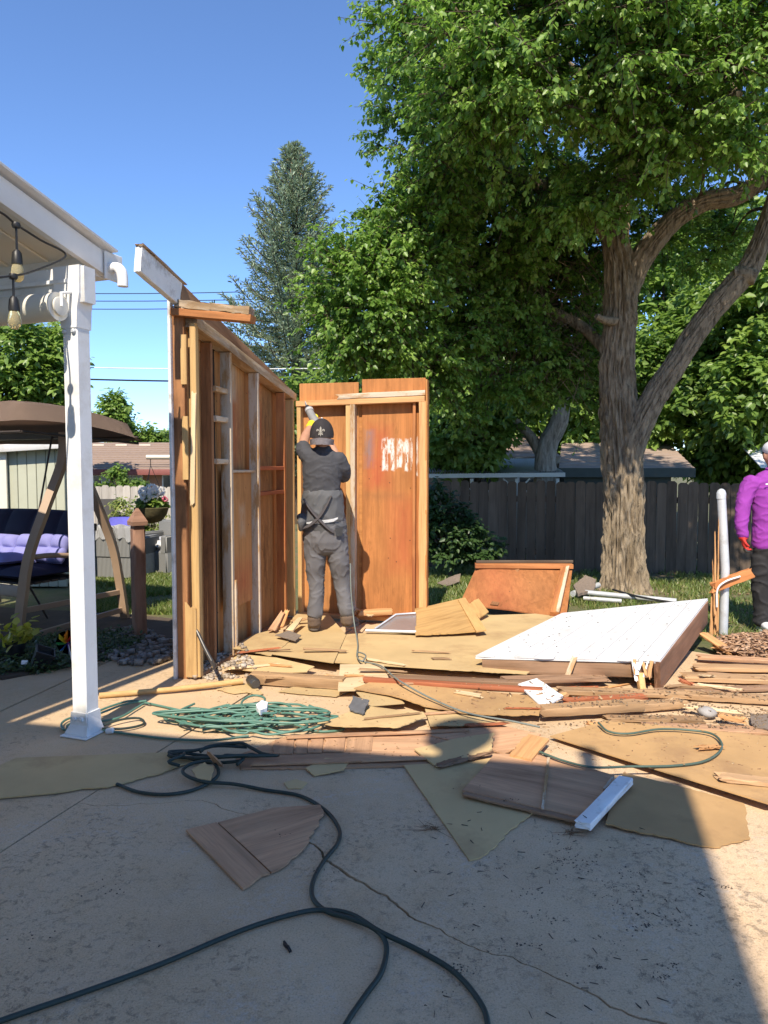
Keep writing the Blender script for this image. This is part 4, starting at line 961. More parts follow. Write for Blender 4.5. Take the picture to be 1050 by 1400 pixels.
bm = lathe_bm([(.03, -.16), (.10, -.14), (.155, -.07), (.175, .0), (.165, .005), (.06, -.03)], 28); from_bm('liner', bm, MT['moss'], hk, T(BC), 60)
for k in range(3):
    a = 2.1*k+.4; tube('chain', [BC+Vector((math.cos(a)*.17, math.sin(a)*.17, 0)), BC+Z*.44], .003, MT['black'], hk, 5)
arm0 = P(203, 625, 7.6); tube('hanging_hook', [BC+Z*.44, BC+Z*.5], .004, MT['black'], hk, 5)
n = 220; th = rng.uniform(0, 6.28, n); rr = .15*np.sqrt(rng.random(n)); q = np.stack([np.cos(th)*rr, np.sin(th)*rr, .02+.13*rng.random(n)*(1-rr/.2)], 1)
leaves('leaves', q, rng.normal(0, 1, (n, 3)), rng.normal(0, .5, (n, 3))+[0, 0, 1], .06, MT['leaf_bg'], hk, 1.3, M=T(BC))
MT['petal'] = leafmat('white_petal', (.75, .73, .7), (.8, .8, .78), (.85, .85, .85), .2); MT['petal_pink'] = leafmat('pink_petal', (.6, .12, .2), (.7, .2, .3), (.75, .3, .4), .2)
for k, (dx, dz, dy, r, m_) in enumerate(((-.06, .16, -.05, .05, 'petal'), (.0, .19, 0, .055, 'petal'), (.05, .155, -.06, .05, 'petal'), (.09, .17, .03, .045, 'petal'), (-.02, .12, -.12, .05, 'petal'), (-.1, .13, .03, .03, 'petal'), (.15, .09, -.02, .028, 'petal_pink'))):
    n = 60; d = unit(rng.normal(0, 1, (n, 3))); q = d*r*.7; leaves('flower_head', q, d+rng.normal(0, .3, (n, 3)), rng.normal(0, 1, (n, 3)), r*.6, MT[m_], hk, 1.6, M=T(BC+Vector((dx, dy, dz))))
ph = thing('plant_hanger', 'beige metal plant hanger arm above the flower basket', 'plant hanger', (BC.x+.52, 7.6, 0))
tube('pole', [(BC.x+.52, 7.6, -.05), (BC.x+.52, 7.6, arm0.z)], .022, MT['cream'], ph, 8)
tube('arm', [(BC.x-.04, 7.6, arm0.z), (BC.x+.54, 7.6, arm0.z)], .024, MT['cream'], ph, 10)
tube('drop_hook', [(BC.x, 7.6, arm0.z), (BC.x, 7.6, BC.z+.48)], .004, MT['black'], ph, 5)
def wicker_mat():
    m, nt, bs, out = nodes('grey_wicker'); v = coords(nt, rnd=False)
    w = N(nt, 'ShaderNodeTexWave', wave_type='BANDS', bands_direction='X'); w.inputs['Scale'].default_value = 16; w.inputs['Distortion'].default_value = .6; nt.links.new(v, w.inputs[0])
    c = ramp(nt, w.outputs['Fac'], [(.1, (.10, .10, .095)), (.6, (.27, .27, .26))]); nt.links.new(c, bs.inputs['Base Color']); bs.inputs['Roughness'].default_value = .7; bump(nt, bs, w.outputs['Fac'], .6, .01); return m
MT['wicker'] = wicker_mat(); MT['cover'] = plain('grey_furniture_cover', (.6, .6, .6), .55, .12, 5, bstr=.5, bscale=8)
def sofa(label, c, w, rz):
    s = thing('wicker_sofa', label, 'sofa', c); Mz = T(c) @ Matrix.Rotation(rz, 4, 'Z')
    def b(name, ctr, size, mat, bev=.02):
        bm = bmesh.new(); bmesh.ops.create_cube(bm, size=1)
        for v in bm.verts: v.co = Vector((v.co.x*size[0], v.co.y*size[1], v.co.z*size[2]))
        bmesh.ops.bevel(bm, geom=list(bm.edges), offset=bev, segments=3, affect='EDGES'); return from_bm(name, bm, mat, s, Mz @ T(ctr), 50)
    b('base', (0, 0, .17), (w, .75, .32), MT['wicker']); b('backrest', (0, -.33, .5), (w, .12, .42), MT['wicker'])
    for q in (-1, 1): b('arm', (q*(w/2-.06), .02, .42), (.12, .72, .26), MT['wicker'])
    b('cushion', (0, .04, .40), (w-.26, .62, .14), MT['cover'], .05)
    return s, Mz
s1, Mz = sofa('grey wicker sofa seen from behind with draped grey cover on lawn', G(150, 786), 1.15, R(-12))
# draped cover over the sofa back
bm = bmesh.new(); nx, ny = 44, 14; gr = []
for i in range(nx+1):
    row = []
    for j in range(ny+1):
        u, v = i/nx-.5, j/ny
        hang = .13+.08*math.sin(u*19)+.05*math.sin(u*41+1)
        if v < .35: y, z = -.40-.004, .73-hang*(1-v/.35)
        elif v < .65: y, z = -.40+(v-.35)/.3*.16, .735+.012*math.sin(u*30+v*9)
        else: y, z = -.24, .73-(v-.65)/.35*.2
        row.append(bm.verts.new((u*1.2, y-.015*math.sin(u*60+v*4)*(v < .35), z)))
    gr.append(row)
for i in range(nx):
    for j in range(ny): bm.faces.new((gr[i][j], gr[i+1][j], gr[i+1][j+1], gr[i][j+1]))
bmesh.ops.solidify(bm, geom=bm.faces[:], thickness=.006)
dc = from_bm('furniture_cover', bm, MT['cover'], None, Mz, 60); tag(dc, 'shiny grey cover draped over the wicker sofa back', 'cover')
s2, Mz2 = sofa('grey wicker armchair behind the carved post', G(226, 779), .85, R(150))
pillow('throw_pillow', 'bright blue pillow on the sofa behind the carved post', P(172, 720, 9.9), (1, 0, 0), (0, .5, .9), (0, -.9, .5), .5, .3, .14, plain('blue_pillow', (.1, .1, .45), .8), 1, 1)
# dark planter screen by the fence
dsn = box('privacy_screen', P(147, 698, 12.6)+Vector((0, 0, -.35)), (.34, .04, 1.1), plain('dark_screen', (.07, .065, .06), .8)); tag(dsn, 'dark grey panel standing against the pale fence', 'screen')
bg_tree('flower_shrub', 'yellow flowering shrub along the pale fence behind the sofa', at(175, 12.2), .9, [E(172, 705, 12.2, .25, .2, .35, 2), E(215, 715, 12.3, .6, .2, .25, 3), E(190, 712, 12.3, .4, .2, .2, 2)], 70, 40, .06, leafmat('yellow_green', (.1, .16, .04), (.2, .25, .06), (.42, .4, .12), .3), .02, (.1, .2))
bg_tree('climbing_shrub', 'leafy vine tips rising above the pale fence at left', at(165, 13.7), 1.4, [E(160, 655, 13.7, .16, .1, .28, 2), E(185, 662, 13.7, .2, .1, .15, 2), E(140, 666, 13.7, .15, .1, .1, 1)], 40, 30, .08, MT['leaf_bg'], .02, (.08, .16))
# ---------------------------------------------------------------- planting bed
MT['soil'] = plain('bed_soil', (.09, .065, .045), .95, .3, 8, bstr=1, bscale=30)
bed = quadslab('soil_bed', [Vector((-5, 4.9, .01)), Vector((-2.72, 5.13, .01)), Vector((-2.14, 5.7, .01)), Vector((-1.83, 6.5, .01)), Vector((-1.9, 7.1, .01)), Vector((-2.6, 7.4, .01)), Vector((-5, 8, .01))], .03, MT['soil'], None); tag(bed, kind='structure')
def scatter_poly(poly, n):
    pl = [G(*p) for p in poly]; out = []
    while len(out) < n:
        X, Y = random.uniform(min(p.x for p in pl), max(p.x for p in pl)), random.uniform(min(p.y for p in pl), max(p.y for p in pl)); ins = False; j = len(pl)-1
        for i in range(len(pl)):
            if (pl[i].y > Y) != (pl[j].y > Y) and X < (pl[j].x-pl[i].x)*(Y-pl[i].y)/(pl[j].y-pl[i].y+1e-12)+pl[i].x: ins = not ins
            j = i
        if ins: out.append((X, Y))
    return np.array(out)
q = scatter_poly([(-60, 885), (120, 872), (170, 868), (200, 882), (140, 905), (60, 922), (-60, 925)], 420); C = np.concatenate([q, np.full((len(q), 1), .04)], 1)
pos, ax, nr, s_, rn, A, B = foliage(C, np.tile([0, 0, 1.], (len(C), 1)), np.full(len(C), .09), 18, .035, .0, .5)
o = leaves('ground_cover', pos, ax, nr, s_, leafmat('ground_cover_leaf', (.03, .055, .015), (.055, .09, .025), (.1, .14, .05), .2), None, rnd=rn); tag(o, 'low green ground cover along the planting bed', 'ground cover', kind='stuff')
def chips(name, label, pts, smin, smax, mat, flat=.4, z=.0, cat='gravel', elong=1.0):
    V, Fq = [], []; cube = np.array([(x, y, z_) for x in (-1, 1) for y in (-1, 1) for z_ in (-1, 1)], float); fc = np.array([(0, 1, 3, 2), (4, 6, 7, 5), (0, 4, 5, 1), (2, 3, 7, 6), (0, 2, 6, 4), (1, 5, 7, 3)])
    for i, (x, y) in enumerate(pts):
        s = rng.uniform(smin, smax); a = rng.uniform(0, 6.28); c, sn = math.cos(a), math.sin(a); tl = rng.normal(0, .2)
        v = cube*np.array([s*elong, s*rng.uniform(.5, 1), s*flat])*rng.uniform(.65, 1, (8, 1)); v[:, 2] += v[:, 0]*tl
        v = np.stack([v[:, 0]*c-v[:, 1]*sn+x, v[:, 0]*sn+v[:, 1]*c+y, v[:, 2]+s*flat*.8+(z if not callable(z) else z(x, y))], 1); V.append(v); Fq.append(fc+8*i)
    o = raw_mesh(name, np.concatenate(V), np.concatenate(Fq), mat, None, None, np.repeat(rng.random(len(pts)), 8)); return tag(o, label, cat, kind='stuff')
def rndmat(name, a, b, c):
    m, nt, bs, out = nodes(name); at_ = N(nt, 'ShaderNodeAttribute', attribute_name='rnd'); cc = ramp(nt, at_.outputs['Fac'], [(0, a), (.5, b), (1, c)])
    v = coords(nt, rnd=False); cc = mixc(nt, mrange(nt, nz(nt, v, 60), .4, .7, 0, .4), cc, sc(a, .7)); nt.links.new(cc, bs.inputs['Base Color']); bs.inputs['Roughness'].default_value = .9; return m
chips('gravel', 'loose grey gravel around the carved post foot', scatter_poly([(130, 872), (185, 858), (240, 880), (235, 905), (180, 915), (140, 900)], 420), .012, .035, rndmat('gravel_stone', (.14, .12, .1), (.25, .22, .19), (.36, .33, .3)), .6, .01)
# pots, pinwheel
pk = G(52, 916); pot = thing('flower_pot', 'black square nursery pot tipped beside ground cover', 'plant pot', pk)
bm = bmesh.new(); rg = [[bm.verts.new((sx*r, sy*r, z)) for sx, sy in ((1, 1), (-1, 1), (-1, -1), (1, -1))] for r, z in ((.05, 0), (.065, .12), (.07, .12), (.07, .135), (.06, .135), (.055, .1))]
for a, b in zip(rg, rg[1:]):
    for k in range(4): bm.faces.new((a[k], a[(k+1) % 4], b[(k+1) % 4], b[k]))
bm.faces.new(rg[0]); bm.faces.new(rg[-1]); from_bm('pot', bm, MT['black'], pot, T(pk+Vector((0, 0, .03))) @ Matrix.Rotation(R(28), 4, 'Y') @ Matrix.Rotation(.5, 4, 'Z'))
from_bm('price_tag', bar_bm(.045, .03, .003), MT['paper'], pot, T(pk+Vector((-.06, -.08, .08))) @ Matrix.Rotation(R(60), 4, 'X'))
pk2 = G(22, 905); pot2 = thing('potted_plant', 'young yellow green plant in a black pot by the swing', 'potted plant', pk2)
from_bm('pot', lathe_bm([(.055, 0), (.075, .14), (.08, .14), (.08, .15), (.07, .15), (.065, .12)], 20), MT['black'], pot2, T(pk2), 40)
n = 60; q = rng.normal(0, .06, (n, 3))*[1, 1, .9]+[.03, 0, .23]; leaves('leaves', q, rng.normal(0, 1, (n, 3)), rng.normal(0, .5, (n, 3))+[0, 0, 1], .085, leafmat('yellow_leaf', (.2, .22, .03), (.38, .36, .05), (.5, .45, .08), .3), pot2, M=T(pk2))
tube('stem', [pk2+Z*.1, pk2+Vector((.03, 0, .28))], .006, MT['moss'], pot2, 6)
pw = G(103, 925); pin = thing('garden_pinwheel', 'rainbow garden pinwheel on a white stick by the post', 'pinwheel', pw); hub = P(93, 878, pw.y)
tube('stick', [pw, Vector((hub.x, pw.y, hub.z))], .005, MT['white'], pin, 8)
for k, cc in enumerate(((.6, .04, .03), (.7, .25, .02), (.65, .5, .03), (.06, .35, .08), (.03, .2, .6), (.1, .06, .5), (.4, .05, .4), (.02, .35, .55))):
    a = k*math.pi/4+.2; bm = bmesh.new(); d = Vector((math.cos(a), 0, math.sin(a))); e = Vector((-math.sin(a), 0, math.cos(a)))
    pts = [Vector((0, 0, 0)), d*.085+e*.005, d*.075+e*.05, d*.04+e*.045+Vector((0, -.03, 0)), e*.008+Vector((0, -.035, 0))]
    vv = [bm.verts.new(p) for p in pts]; bm.faces.new(vv[:3]); bm.faces.new((vv[0], vv[2], vv[3])); bm.faces.new((vv[0], vv[3], vv[4])); bmesh.ops.solidify(bm, geom=bm.faces[:], thickness=.001)
    from_bm('vane', bm, plain('vane_%d' % k, cc, .4, .05, bstr=0), pin, T(hub))
# ---------------------------------------------------------------- debris
def sheet(name, label, pts, mat, th=.006, torn=(), grain=(0, 1), cat='board', group=None, parent=None, amp=.014, warp=.0, mat_edge=None):
    """a board whose top corners are given as (px, py, z); torn = indices of ragged edges"""
    W = [G(*p) for p in pts]; n = len(W); out = []
    for i in range(n):
        a, b = W[i], W[(i+1) % n]; d = b-a; L = d.length; nrm = Vector((-d.y, d.x, 0)).normalized()
        k = max(2, int(L/(.022 if i in torn else .12)))
        for j in range(k):
            t = j/k; p = a.lerp(b, t)
            if j:
                q = Vector((p.x*9, p.y*9, i*3.1)); p = p+nrm*((noise.noise(q)*1.0+random.uniform(-.45, .45))*amp if i in torn else random.uniform(-.001, .001))
            p.z += warp*noise.noise(Vector((p.x*4, p.y*4, 1.7)))
            out.append(p)
    c = sum(out, Vector())/len(out); g = (W[grain[1]]-W[grain[0]]); ang = math.atan2(g.y, g.x)
    M = T(c) @ Matrix.Rotation(ang, 4, 'Z'); Mi = M.inverted()
    o = from_bm(name, poly_bm([Mi @ p for p in out], th), mat, parent, M)
    if label: tag(o, label, cat, group)
    return o
def plank(name, label, a, b, w, h, mat, cat='plank', parent=None, group=None, roll=0, **k):
    """beam between (px,py,z) points, z = underside centre height"""
    p0, p1 = G(*a)+Z*0, G(*b); up = Matrix.Rotation(roll, 3, (p1-p0).normalized()) @ Vector((0, 0, 1))
    k.setdefault('rag0', .012); k.setdefault('rag1', .012); k.setdefault('seg', 5); k.setdefault('jit', .002)
    o = beam(name, p0, p1, w, h, mat, parent, up=up, **k)
    if label: tag(o, label, cat, group)
    return o
GS = 'tan hardboard sheets on the debris pile'; GP = 'old planks scattered in the debris'
# base layer: floor boards of the torn-out deck
sheet('plywood_strip', 'long pinkish plywood strip lying across the patio edge', [(322, 1033, .010), (398, 1004, .010), (520, 1003, .012), (668, 1004, .014), (600, 1046, .010), (430, 1050, .010), (330, 1051, .010)], MT['pinkply'], .008, (0, 3, 5), (1, 3), warp=.004)
for i, (x0, x1) in enumerate(((372, 400), (402, 419), (421, 440), (442, 470), (472, 508))):
    sheet('lath_piece', ['broad pink lath scrap', 'narrow pink lath scrap', 'short pink lath scrap', 'pale pink lath scrap', 'long pink lath scrap'][i] + (' on plywood strip, %s from the hose coil' % ['first', 'second', 'third', 'fourth', 'fifth'][i]), [(x0, 1030-i, .018), (x0+4, 1011-i, .018), (x1+2, 1011-i, .018), (x1, 1030-i, .018)], MT['pinkply'], .006, (0,), (1, 0), 'lath', 'pink lath scraps')
plank('split_strip', 'thin split strip along the far edge of plywood strip', (392, 1008, .03), (640, 998, .03), .03, .012, MT['pinkply'], group=GP)
plank('split_strip', 'thin pale strip along the near edge of plywood strip', (345, 1044, .022), (592, 1036, .022), .045, .008, MT['pinkply'], group=GP)
# floor sheets under the worker
sheet('hardboard_sheet', 'broad tan hardboard sheet running under the white roof panel', [(457, 905, .075), (474, 867, .07), (520, 864, .07), (640, 842, .06), (758, 838, .06), (800, 868, .05), (720, 921, .06), (600, 914, .07)], MT['tan'], .008, (6,), (1, 4), group=GS)
sheet('hardboard_sheet', 'tan hardboard sheet under the worker boots', [(366, 893, .085), (413, 828, .06), (440, 828, .06), (473, 868, .078), (456, 906, .088)], MT['tan'], .006, (0,), (0, 4), group=GS)
sheet('hardboard_sheet', 'tan hardboard piece at the foot of painted stud', [(318, 886, .09), (345, 868, .10), (375, 860, .095), (402, 870, .09), (371, 896, .085)], MT['tan'], .006, (0, 3, 4), (0, 3), group=GS)
sheet('hardboard_sheet', 'curled tan hardboard at the left front of debris', [(303, 912, .05), (326, 894, .07), (378, 899, .075), (430, 911, .06), (420, 918, .05), (372, 920, .045)], MT['tan'], .006, (0, 3, 5), (0, 3), group=GS)
plank('sill_plate', 'weathered sill plate along the old shed front', (345, 926, .045), (470, 934, .05), .09, .07, MT['plank'], group=GP)
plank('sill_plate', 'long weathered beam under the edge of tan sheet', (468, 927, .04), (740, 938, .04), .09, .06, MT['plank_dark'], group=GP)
sheet('plywood_block', 'square of pale new plywood at front of debris', [(465, 908, .095), (524, 908, .095), (531, 926, .08), (505, 942, .06), (462, 943, .06)], MT['lightply'], .012, (), (0, 1))
plank('red_board', 'long red brown board above the warped tan sheet', (498, 929, .09), (742, 944, .085), .055, .03, MT['redboard'])
sheet('hardboard_sheet', 'long warped tan sheet below the red brown board', [(484, 941, .075), (509, 931, .082), (620, 940, .08), (742, 952, .07), (737, 978, .055), (660, 976, .06), (585, 966, .065), (530, 950, .07)], MT['tan_brown'], .008, (4, 5, 6), (1, 3), group=GS, warp=.01)
sheet('hardboard_sheet', 'small tan sheet behind the grey shingle scrap', [(487, 946, .055), (543, 949, .055), (553, 961, .05), (505, 965, .05)], MT['tan'], .006, (0, 1), (0, 1), group=GS)
sheet('hardboard_sheet', 'torn tan sheet bent up beside the hose coil', [(434, 987, .05), (501, 966, .052), (579, 973, .065), (582, 980, .062), (544, 994, .07), (480, 993, .06)], MT['tan'], .006, (3, 4, 5), (0, 2), group=GS, warp=.01)
sheet('hardboard_sheet', 'narrow yellow tan sheet by the roof vent shadow', [(581, 969, .045), (657, 981, .04), (690, 990, .035), (588, 992, .035)], MT['tan'], .006, (1, 2), (0, 1), group=GS)
sheet('shingle_scrap', 'dark grey bent shingle scrap on tan sheet', [(482, 951, .095), (505, 957, .10), (496, 976, .075), (478, 970, .07)], plain('grey_shingle', (.11, .11, .115), .85, .2, 20, bstr=.6), .008, (0, 1, 2, 3), cat='shingle')
sheet('hardboard_sheet', 'curled tan piece with dark underside beside triangle sheet', [(566, 1024, .03), (620, 1010, .05), (676, 1004, .06), (673, 1024, .055), (640, 1034, .05), (596, 1048, .025)], MT['tan'], .008, (2, 3, 4), (0, 2), group=GS, warp=.012)
plank('bark_strip', 'dark rough strip along the curled tan piece', (598, 1047, .03), (672, 1027, .045), .04, .014, MT['plank_dark'], rag0=.02, rag1=.02, seg=12, jit=.004)
sheet('veneer_strip', 'brown veneer sheet behind the curled tan piece', [(580, 1003, .02), (680, 990, .028), (740, 1004, .025), (690, 1030, .02)], MT['brownply'], .006, (0, 2), (0, 1))
sheet('hardboard_sheet', 'pointed triangle of tan hardboard jutting onto shaded patio', [(552, 1046, .014), (650, 1040, .018), (690, 1032, .02), (735, 1104, .012), (690, 1140, .01), (657, 1172, .008), (642, 1176, .008)], MT['tan'], .006, (3, 4), (0, 6), group=GS)
kp_ = sheet('veneer_sheet', 'large brown veneer panel with staple seam under white stick', [(632, 1080, .04), (660, 1050, .04), (676, 1030, .04), (745, 1032, .045), (840, 1060, .04), (796, 1118, .034), (710, 1098, .036)], MT['brownply'], .008, (4,), (6, 5), 'panel')
plank('seam_strip', None, (742, 1106, .046), (750, 1036, .052), .012, .003, MT['stud_white'], parent=kp_, rag0=0, rag1=0)
plank('seam_strip', None, (826, 1078, .046), (838, 1062, .05), .012, .003, MT['stud_white'], parent=kp_, rag0=0, rag1=0)
plank('edge_plank', 'dark plank edge along the near side of veneer panel', (636, 1083, .03), (792, 1120, .024), .07, .012, MT['plank_dark'], rag0=.004)
sheet('hardboard_sheet', 'stained tan sheet with torn lower edge at right', [(828, 1126, .02), (838, 1090, .024), (852, 1056, .026), (930, 1075, .024), (1017, 1098, .02), (1026, 1146, .012), (977, 1158, .01), (900, 1142, .014)], MT['tan_brown'], .006, (4, 5, 6, 7), (2, 4), group=GS)
sheet('hardboard_sheet', 'wide brown sheet under the loop of green cord', [(752, 1006, .03), (830, 985, .035), (1120, 1012, .03), (1140, 1105, .035), (1050, 1098, .05), (900, 1052, .045)], MT['tan_brown'], .007, (1,), (4, 5), group=GS)
sheet('plank_scrap', 'short golden board end beside the veneer panel', [(697, 1031, .055), (722, 1003, .055), (751, 1010, .055), (727, 1038, .055)], MT['fresh'], .014, (0,), (0, 1))
ws = plank('white_stick', 'white painted wood strip resting on the veneer panel', (797, 1128, .05), (856, 1066, .065), .066, .03, MT['white_old'], cat='strip', rag0=.01, rag1=.004)
plank('strip_underside', None, (799, 1131, .028), (856, 1069, .043), .06, .012, MT['plank_dark'], parent=ws)
sheet('white_scrap', 'torn white painted scrap on the planks', [(708, 935, .10), (734, 927, .105), (770, 951, .09), (752, 962, .075), (740, 965, .07)], MT['white'], .01, (1, 2, 3), cat='scrap', amp=.005)
plank('splintered_block', 'splintered red wood under the torn white scrap', (742, 962, .06), (772, 950, .06), .035, .03, MT['fresh'], rag0=.03, rag1=.03)
# planks in the right half of the debris
for i, (lab, a, b, w, h, m_) in enumerate((
    ('thick brown plank below the torn white scrap', (738, 972, .06), (876, 964, .06), .10, .05, 'plank'),
    ('plank continuing right beyond the thick brown one', (868, 966, .04), (934, 961, .04), .08, .045, 'plank'),
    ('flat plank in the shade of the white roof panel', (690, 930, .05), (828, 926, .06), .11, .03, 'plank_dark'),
    ('long flat plank left of the white panel corner block', (765, 944, .04), (945, 950, .03), .10, .03, 'plank'),
    ('plank end running to the right edge of debris', (940, 950, .03), (1070, 958, .03), .11, .035, 'plank'),
    ('bare white strip of wood near the round stone', (938, 966, .05), (1012, 974, .05), .035, .02, 'lightply'),
    ('thin pale stick on planks by the panel corner', (957, 936, .05), (1012, 943, .05), .02, .014, 'lightply'),
    ('wide plank behind the panel corner block', (935, 925, .03), (1060, 930, .03), .14, .03, 'plank'),
    ('second wide plank behind the panel corner block', (948, 912, .03), (1080, 915, .03), .12, .03, 'plank'),
    ('plank lying next to the mulch pile', (955, 898, .04), (1075, 905, .05), .10, .025, 'pinkply'),
    ('splintered plank pointing at the mulch pile', (975, 884, .05), (1060, 892, .05), .05, .02, 'fresh'),
    ('dark plank crossing under the wide planks', (900, 945, .02), (1080, 940, .02), .09, .02, 'plank_dark'),
    ('brown board between white scrap and sheet edge', (770, 958, .05), (880, 952, .06), .06, .025, 'redboard'),
    ('low plank in front of the round stone', (880, 992, .02), (1060, 1000, .02), .09, .016, 'pinkply'),
    ('gritty plank beside the cord loop', (830, 982, .02), (960, 984, .02), .08, .018, 'plank'),
    ('broken board at the right edge of debris', (985, 1062, .06), (1080, 1072, .05), .08, .02, 'plank'),
    ('orange splinter beside the round stone', (985, 979, .05), (1018, 985, .05), .05, .03, 'fresh'),
    ('orange sliver lying inside the cord loop', (956, 1022, .055), (985, 1020, .055), .04, .008, 'fresh'),
    ('red painted splinter by the panel corner', (930, 930, .06), (946, 936, .05), .03, .02, 'redboard'))):
    plank('old_plank', lab, a, b, w, h, MT[m_], group=GP, rag0=.025, rag1=.025, seg=8, jit=.003)
bpy.context.view_layer.update(); DG0 = bpy.context.evaluated_depsgraph_get()
LATHS = []
for i in range(64):                                   # broken laths
    x, y = random.uniform(330, 1040), random.uniform(905, 1000)
    if 640 < x < 975 and y < 935: continue
    if x < 480 and y > 940: continue
    p = G(x, y); hit, loc, *_ = scene.ray_cast(DG0, Vector((p.x, p.y, .3)), Vector((0, 0, -1))); z = (loc.z if hit else 0)+.008
    L = random.uniform(.08, .34); a = random.gauss(0, .28); d = Vector((math.cos(a), math.sin(a), random.gauss(0, .05)))*L/2; c = Vector((p.x, p.y, z+abs(d.z)))
    o = beam('broken_lath', c-d, c+d, random.uniform(.012, .05), random.uniform(.006, .016), MT[random.choice(['plank', 'pinkply', 'fresh', 'plank_dark', 'lightply', 'tan_brown', 'redboard'])], None, rag0=.02, rag1=.03, seg=3, jit=.002, taper=random.uniform(.5, 1))
    LATHS.append((x, o, L))
ONES = ['', 'first', 'second', 'third', 'fourth', 'fifth', 'sixth', 'seventh', 'eighth', 'ninth', 'tenth', 'eleventh', 'twelfth', 'thirteenth', 'fourteenth', 'fifteenth', 'sixteenth', 'seventeenth', 'eighteenth', 'nineteenth']
TENS = {20: ('twentieth', 'twenty'), 30: ('thirtieth', 'thirty'), 40: ('fortieth', 'forty'), 50: ('fiftieth', 'fifty'), 60: ('sixtieth', 'sixty')}
def ordinal(n): return ONES[n] if n < 20 else TENS[n][0] if n % 10 == 0 else TENS[n-n % 10][1]+'-'+ONES[n % 10]
HUE = {'old_plank': 'light brown', 'pinkish_plank': 'pinkish', 'fresh_split_wood': 'orange', 'dark_old_plank': 'dark brown', 'light_plywood': 'pale', 'stained_hardboard': 'tan', 'red_brown_board': 'red brown'}
for i, (x, o, L) in enumerate(sorted(LATHS, key=lambda q: q[0])):
    tag(o, '%s %s broken lath, %s from left among the scattered laths' % ('short' if L < .18 else 'long', HUE[o.data.materials[0].name], ordinal(i+1)), 'lath', 'broken laths in the debris')
st = G(966, 978, .02); bm = bmesh.new(); bmesh.ops.create_icosphere(bm, subdivisions=3, radius=.055)
for v in bm.verts: v.co *= 1+.18*noise.noise(v.co*14); v.co.z *= .6
tag(from_bm('round_stone', bm, plain('stone', (.33, .31, .29), .9, .2, 30, bstr=.5), None, T(st+Z*.02), 60), 'rounded grey stone among the planks', 'stone')
sheet('shingle_scrap', 'grey asphalt scrap at the right edge of debris', [(1025, 975, .04), (1060, 978, .05), (1060, 1000, .04), (1030, 992, .035)], MT['shingle'], .008, (0, 2, 3), cat='shingle')
# foreground pieces
sheet('hardboard_sheet', 'tan hardboard sheet in shade at left foreground', [(-40, 1063, .02), (0, 1046, .024), (22, 1036, .026), (130, 1032, .022), (238, 1028, .02), (263, 1040, .014), (215, 1058, .012), (160, 1072, .012), (60, 1085, .012), (-40, 1094, .012)], MT['tan'], .006, (4, 5, 6, 7), (2, 4), group=GS)
fp = sheet('veneer_sheet', 'broken brown veneer fan of two boards on shaded concrete', [(298, 1124, .018), (375, 1104, .02), (438, 1100, .022), (443, 1112, .02), (415, 1160, .016), (395, 1178, .014), (371, 1192, .012)], MT['brownply'], .008, (2, 3, 4, 5), (0, 1), 'panel')
sheet('veneer_board', None, [(254, 1134, .020), (296, 1124, .021), (369, 1193, .014), (350, 1202, .013), (332, 1214, .012)], MT['brownply'], .009, (2, 3), (0, 4), parent=fp)
for lab, pts in (('round crumb of tan board by the plywood strip', [(388, 1070, .006), (405, 1065, .006), (420, 1070, .006), (412, 1078, .006), (394, 1078, .006)]), ('torn tan flap at the near edge of plywood strip', [(418, 1050, .016), (445, 1036, .016), (478, 1040, .016), (470, 1052, .016), (430, 1060, .012)]), ('brown scrap tangled in the hose', [(262, 1052, .05), (280, 1042, .06), (292, 1048, .06), (288, 1066, .04), (270, 1064, .04)]),
      ('small tan scrap below the sledgehammer head', [(296, 942, .012), (330, 934, .012), (356, 944, .012), (320, 948, .012)]), ('long tan sliver in front of the sill plate', [(380, 945, .014), (400, 939, .014), (478, 944, .014), (460, 952, .014), (420, 949, .014)]), ('tan wedge beside the hammer head', [(310, 930, .014), (345, 936, .014), (360, 948, .014), (352, 950, .014), (325, 942, .014)])):
    sheet('board_crumb', lab, pts, MT['tan'], .005, (0, 1, 2, 3, 4), cat='scrap', group='tan board crumbs', amp=.008)
plank('pink_splinter', 'upright pink splinter standing in the hose tangle', (300, 1046, .02), (286, 1030, .16), .035, .012, MT['pinkply'], rag1=.03, taper=.5)
# leaning framed panel at the back, door piece, metal flashing
lp = thing('framed_panel', 'orange plywood panel with cleats leaning up behind debris', 'panel', G(700, 842, .0))
c4 = [P(652, 774, 7.95), P(783, 774, 7.95), G(774, 846, .05), G(628, 826, .06)]
def on(u, v, dz=0): return c4[0].lerp(c4[1], u).lerp(c4[3].lerp(c4[2], u), v)+Z*dz
quadslab('plywood', [on(0, 0), on(1, 0), on(1, .5), on(1, 1), on(.5, .97), on(0, 1), on(0, .5)][:7], .012, paint_mat('leaning_ply', (.33, .135, .05), [(-.2, .1, .15, .4, .2, (.36, .08, .04), .4, .2)]), lp)
beam('top_cleat', on(-.01, .06, .03), on(1.0, .06, .03), .10, .05, MT['stud_orange'], lp); beam('side_cleat', on(.93, .06, .03), on(.9, 1.0, .03), .09, .045, MT['stud_orange'], lp); beam('side_cleat', on(.955, .08, .055), on(.925, 1.0, .055), .035, .012, MT['stud_white'], lp)
beam('mid_cleat', on(.42, .1, .01), on(.34, .95, .01), .09, .02, MT['stud_brown'], lp); beam('top_edge', on(-.01, -.01, .045), on(1, -.01, .045), .03, .03, MT['fence'], lp)
dp = sheet('door_panel', 'golden veneer door offcut lying on tan sheet', [(567, 832, .17), (592, 827, .18), (634, 817, .2), (650, 840, .15), (664, 861, .11), (620, 865, .10), (568, 867, .10)], MT['doorwood'], .012, (5,), (0, 2), 'panel')
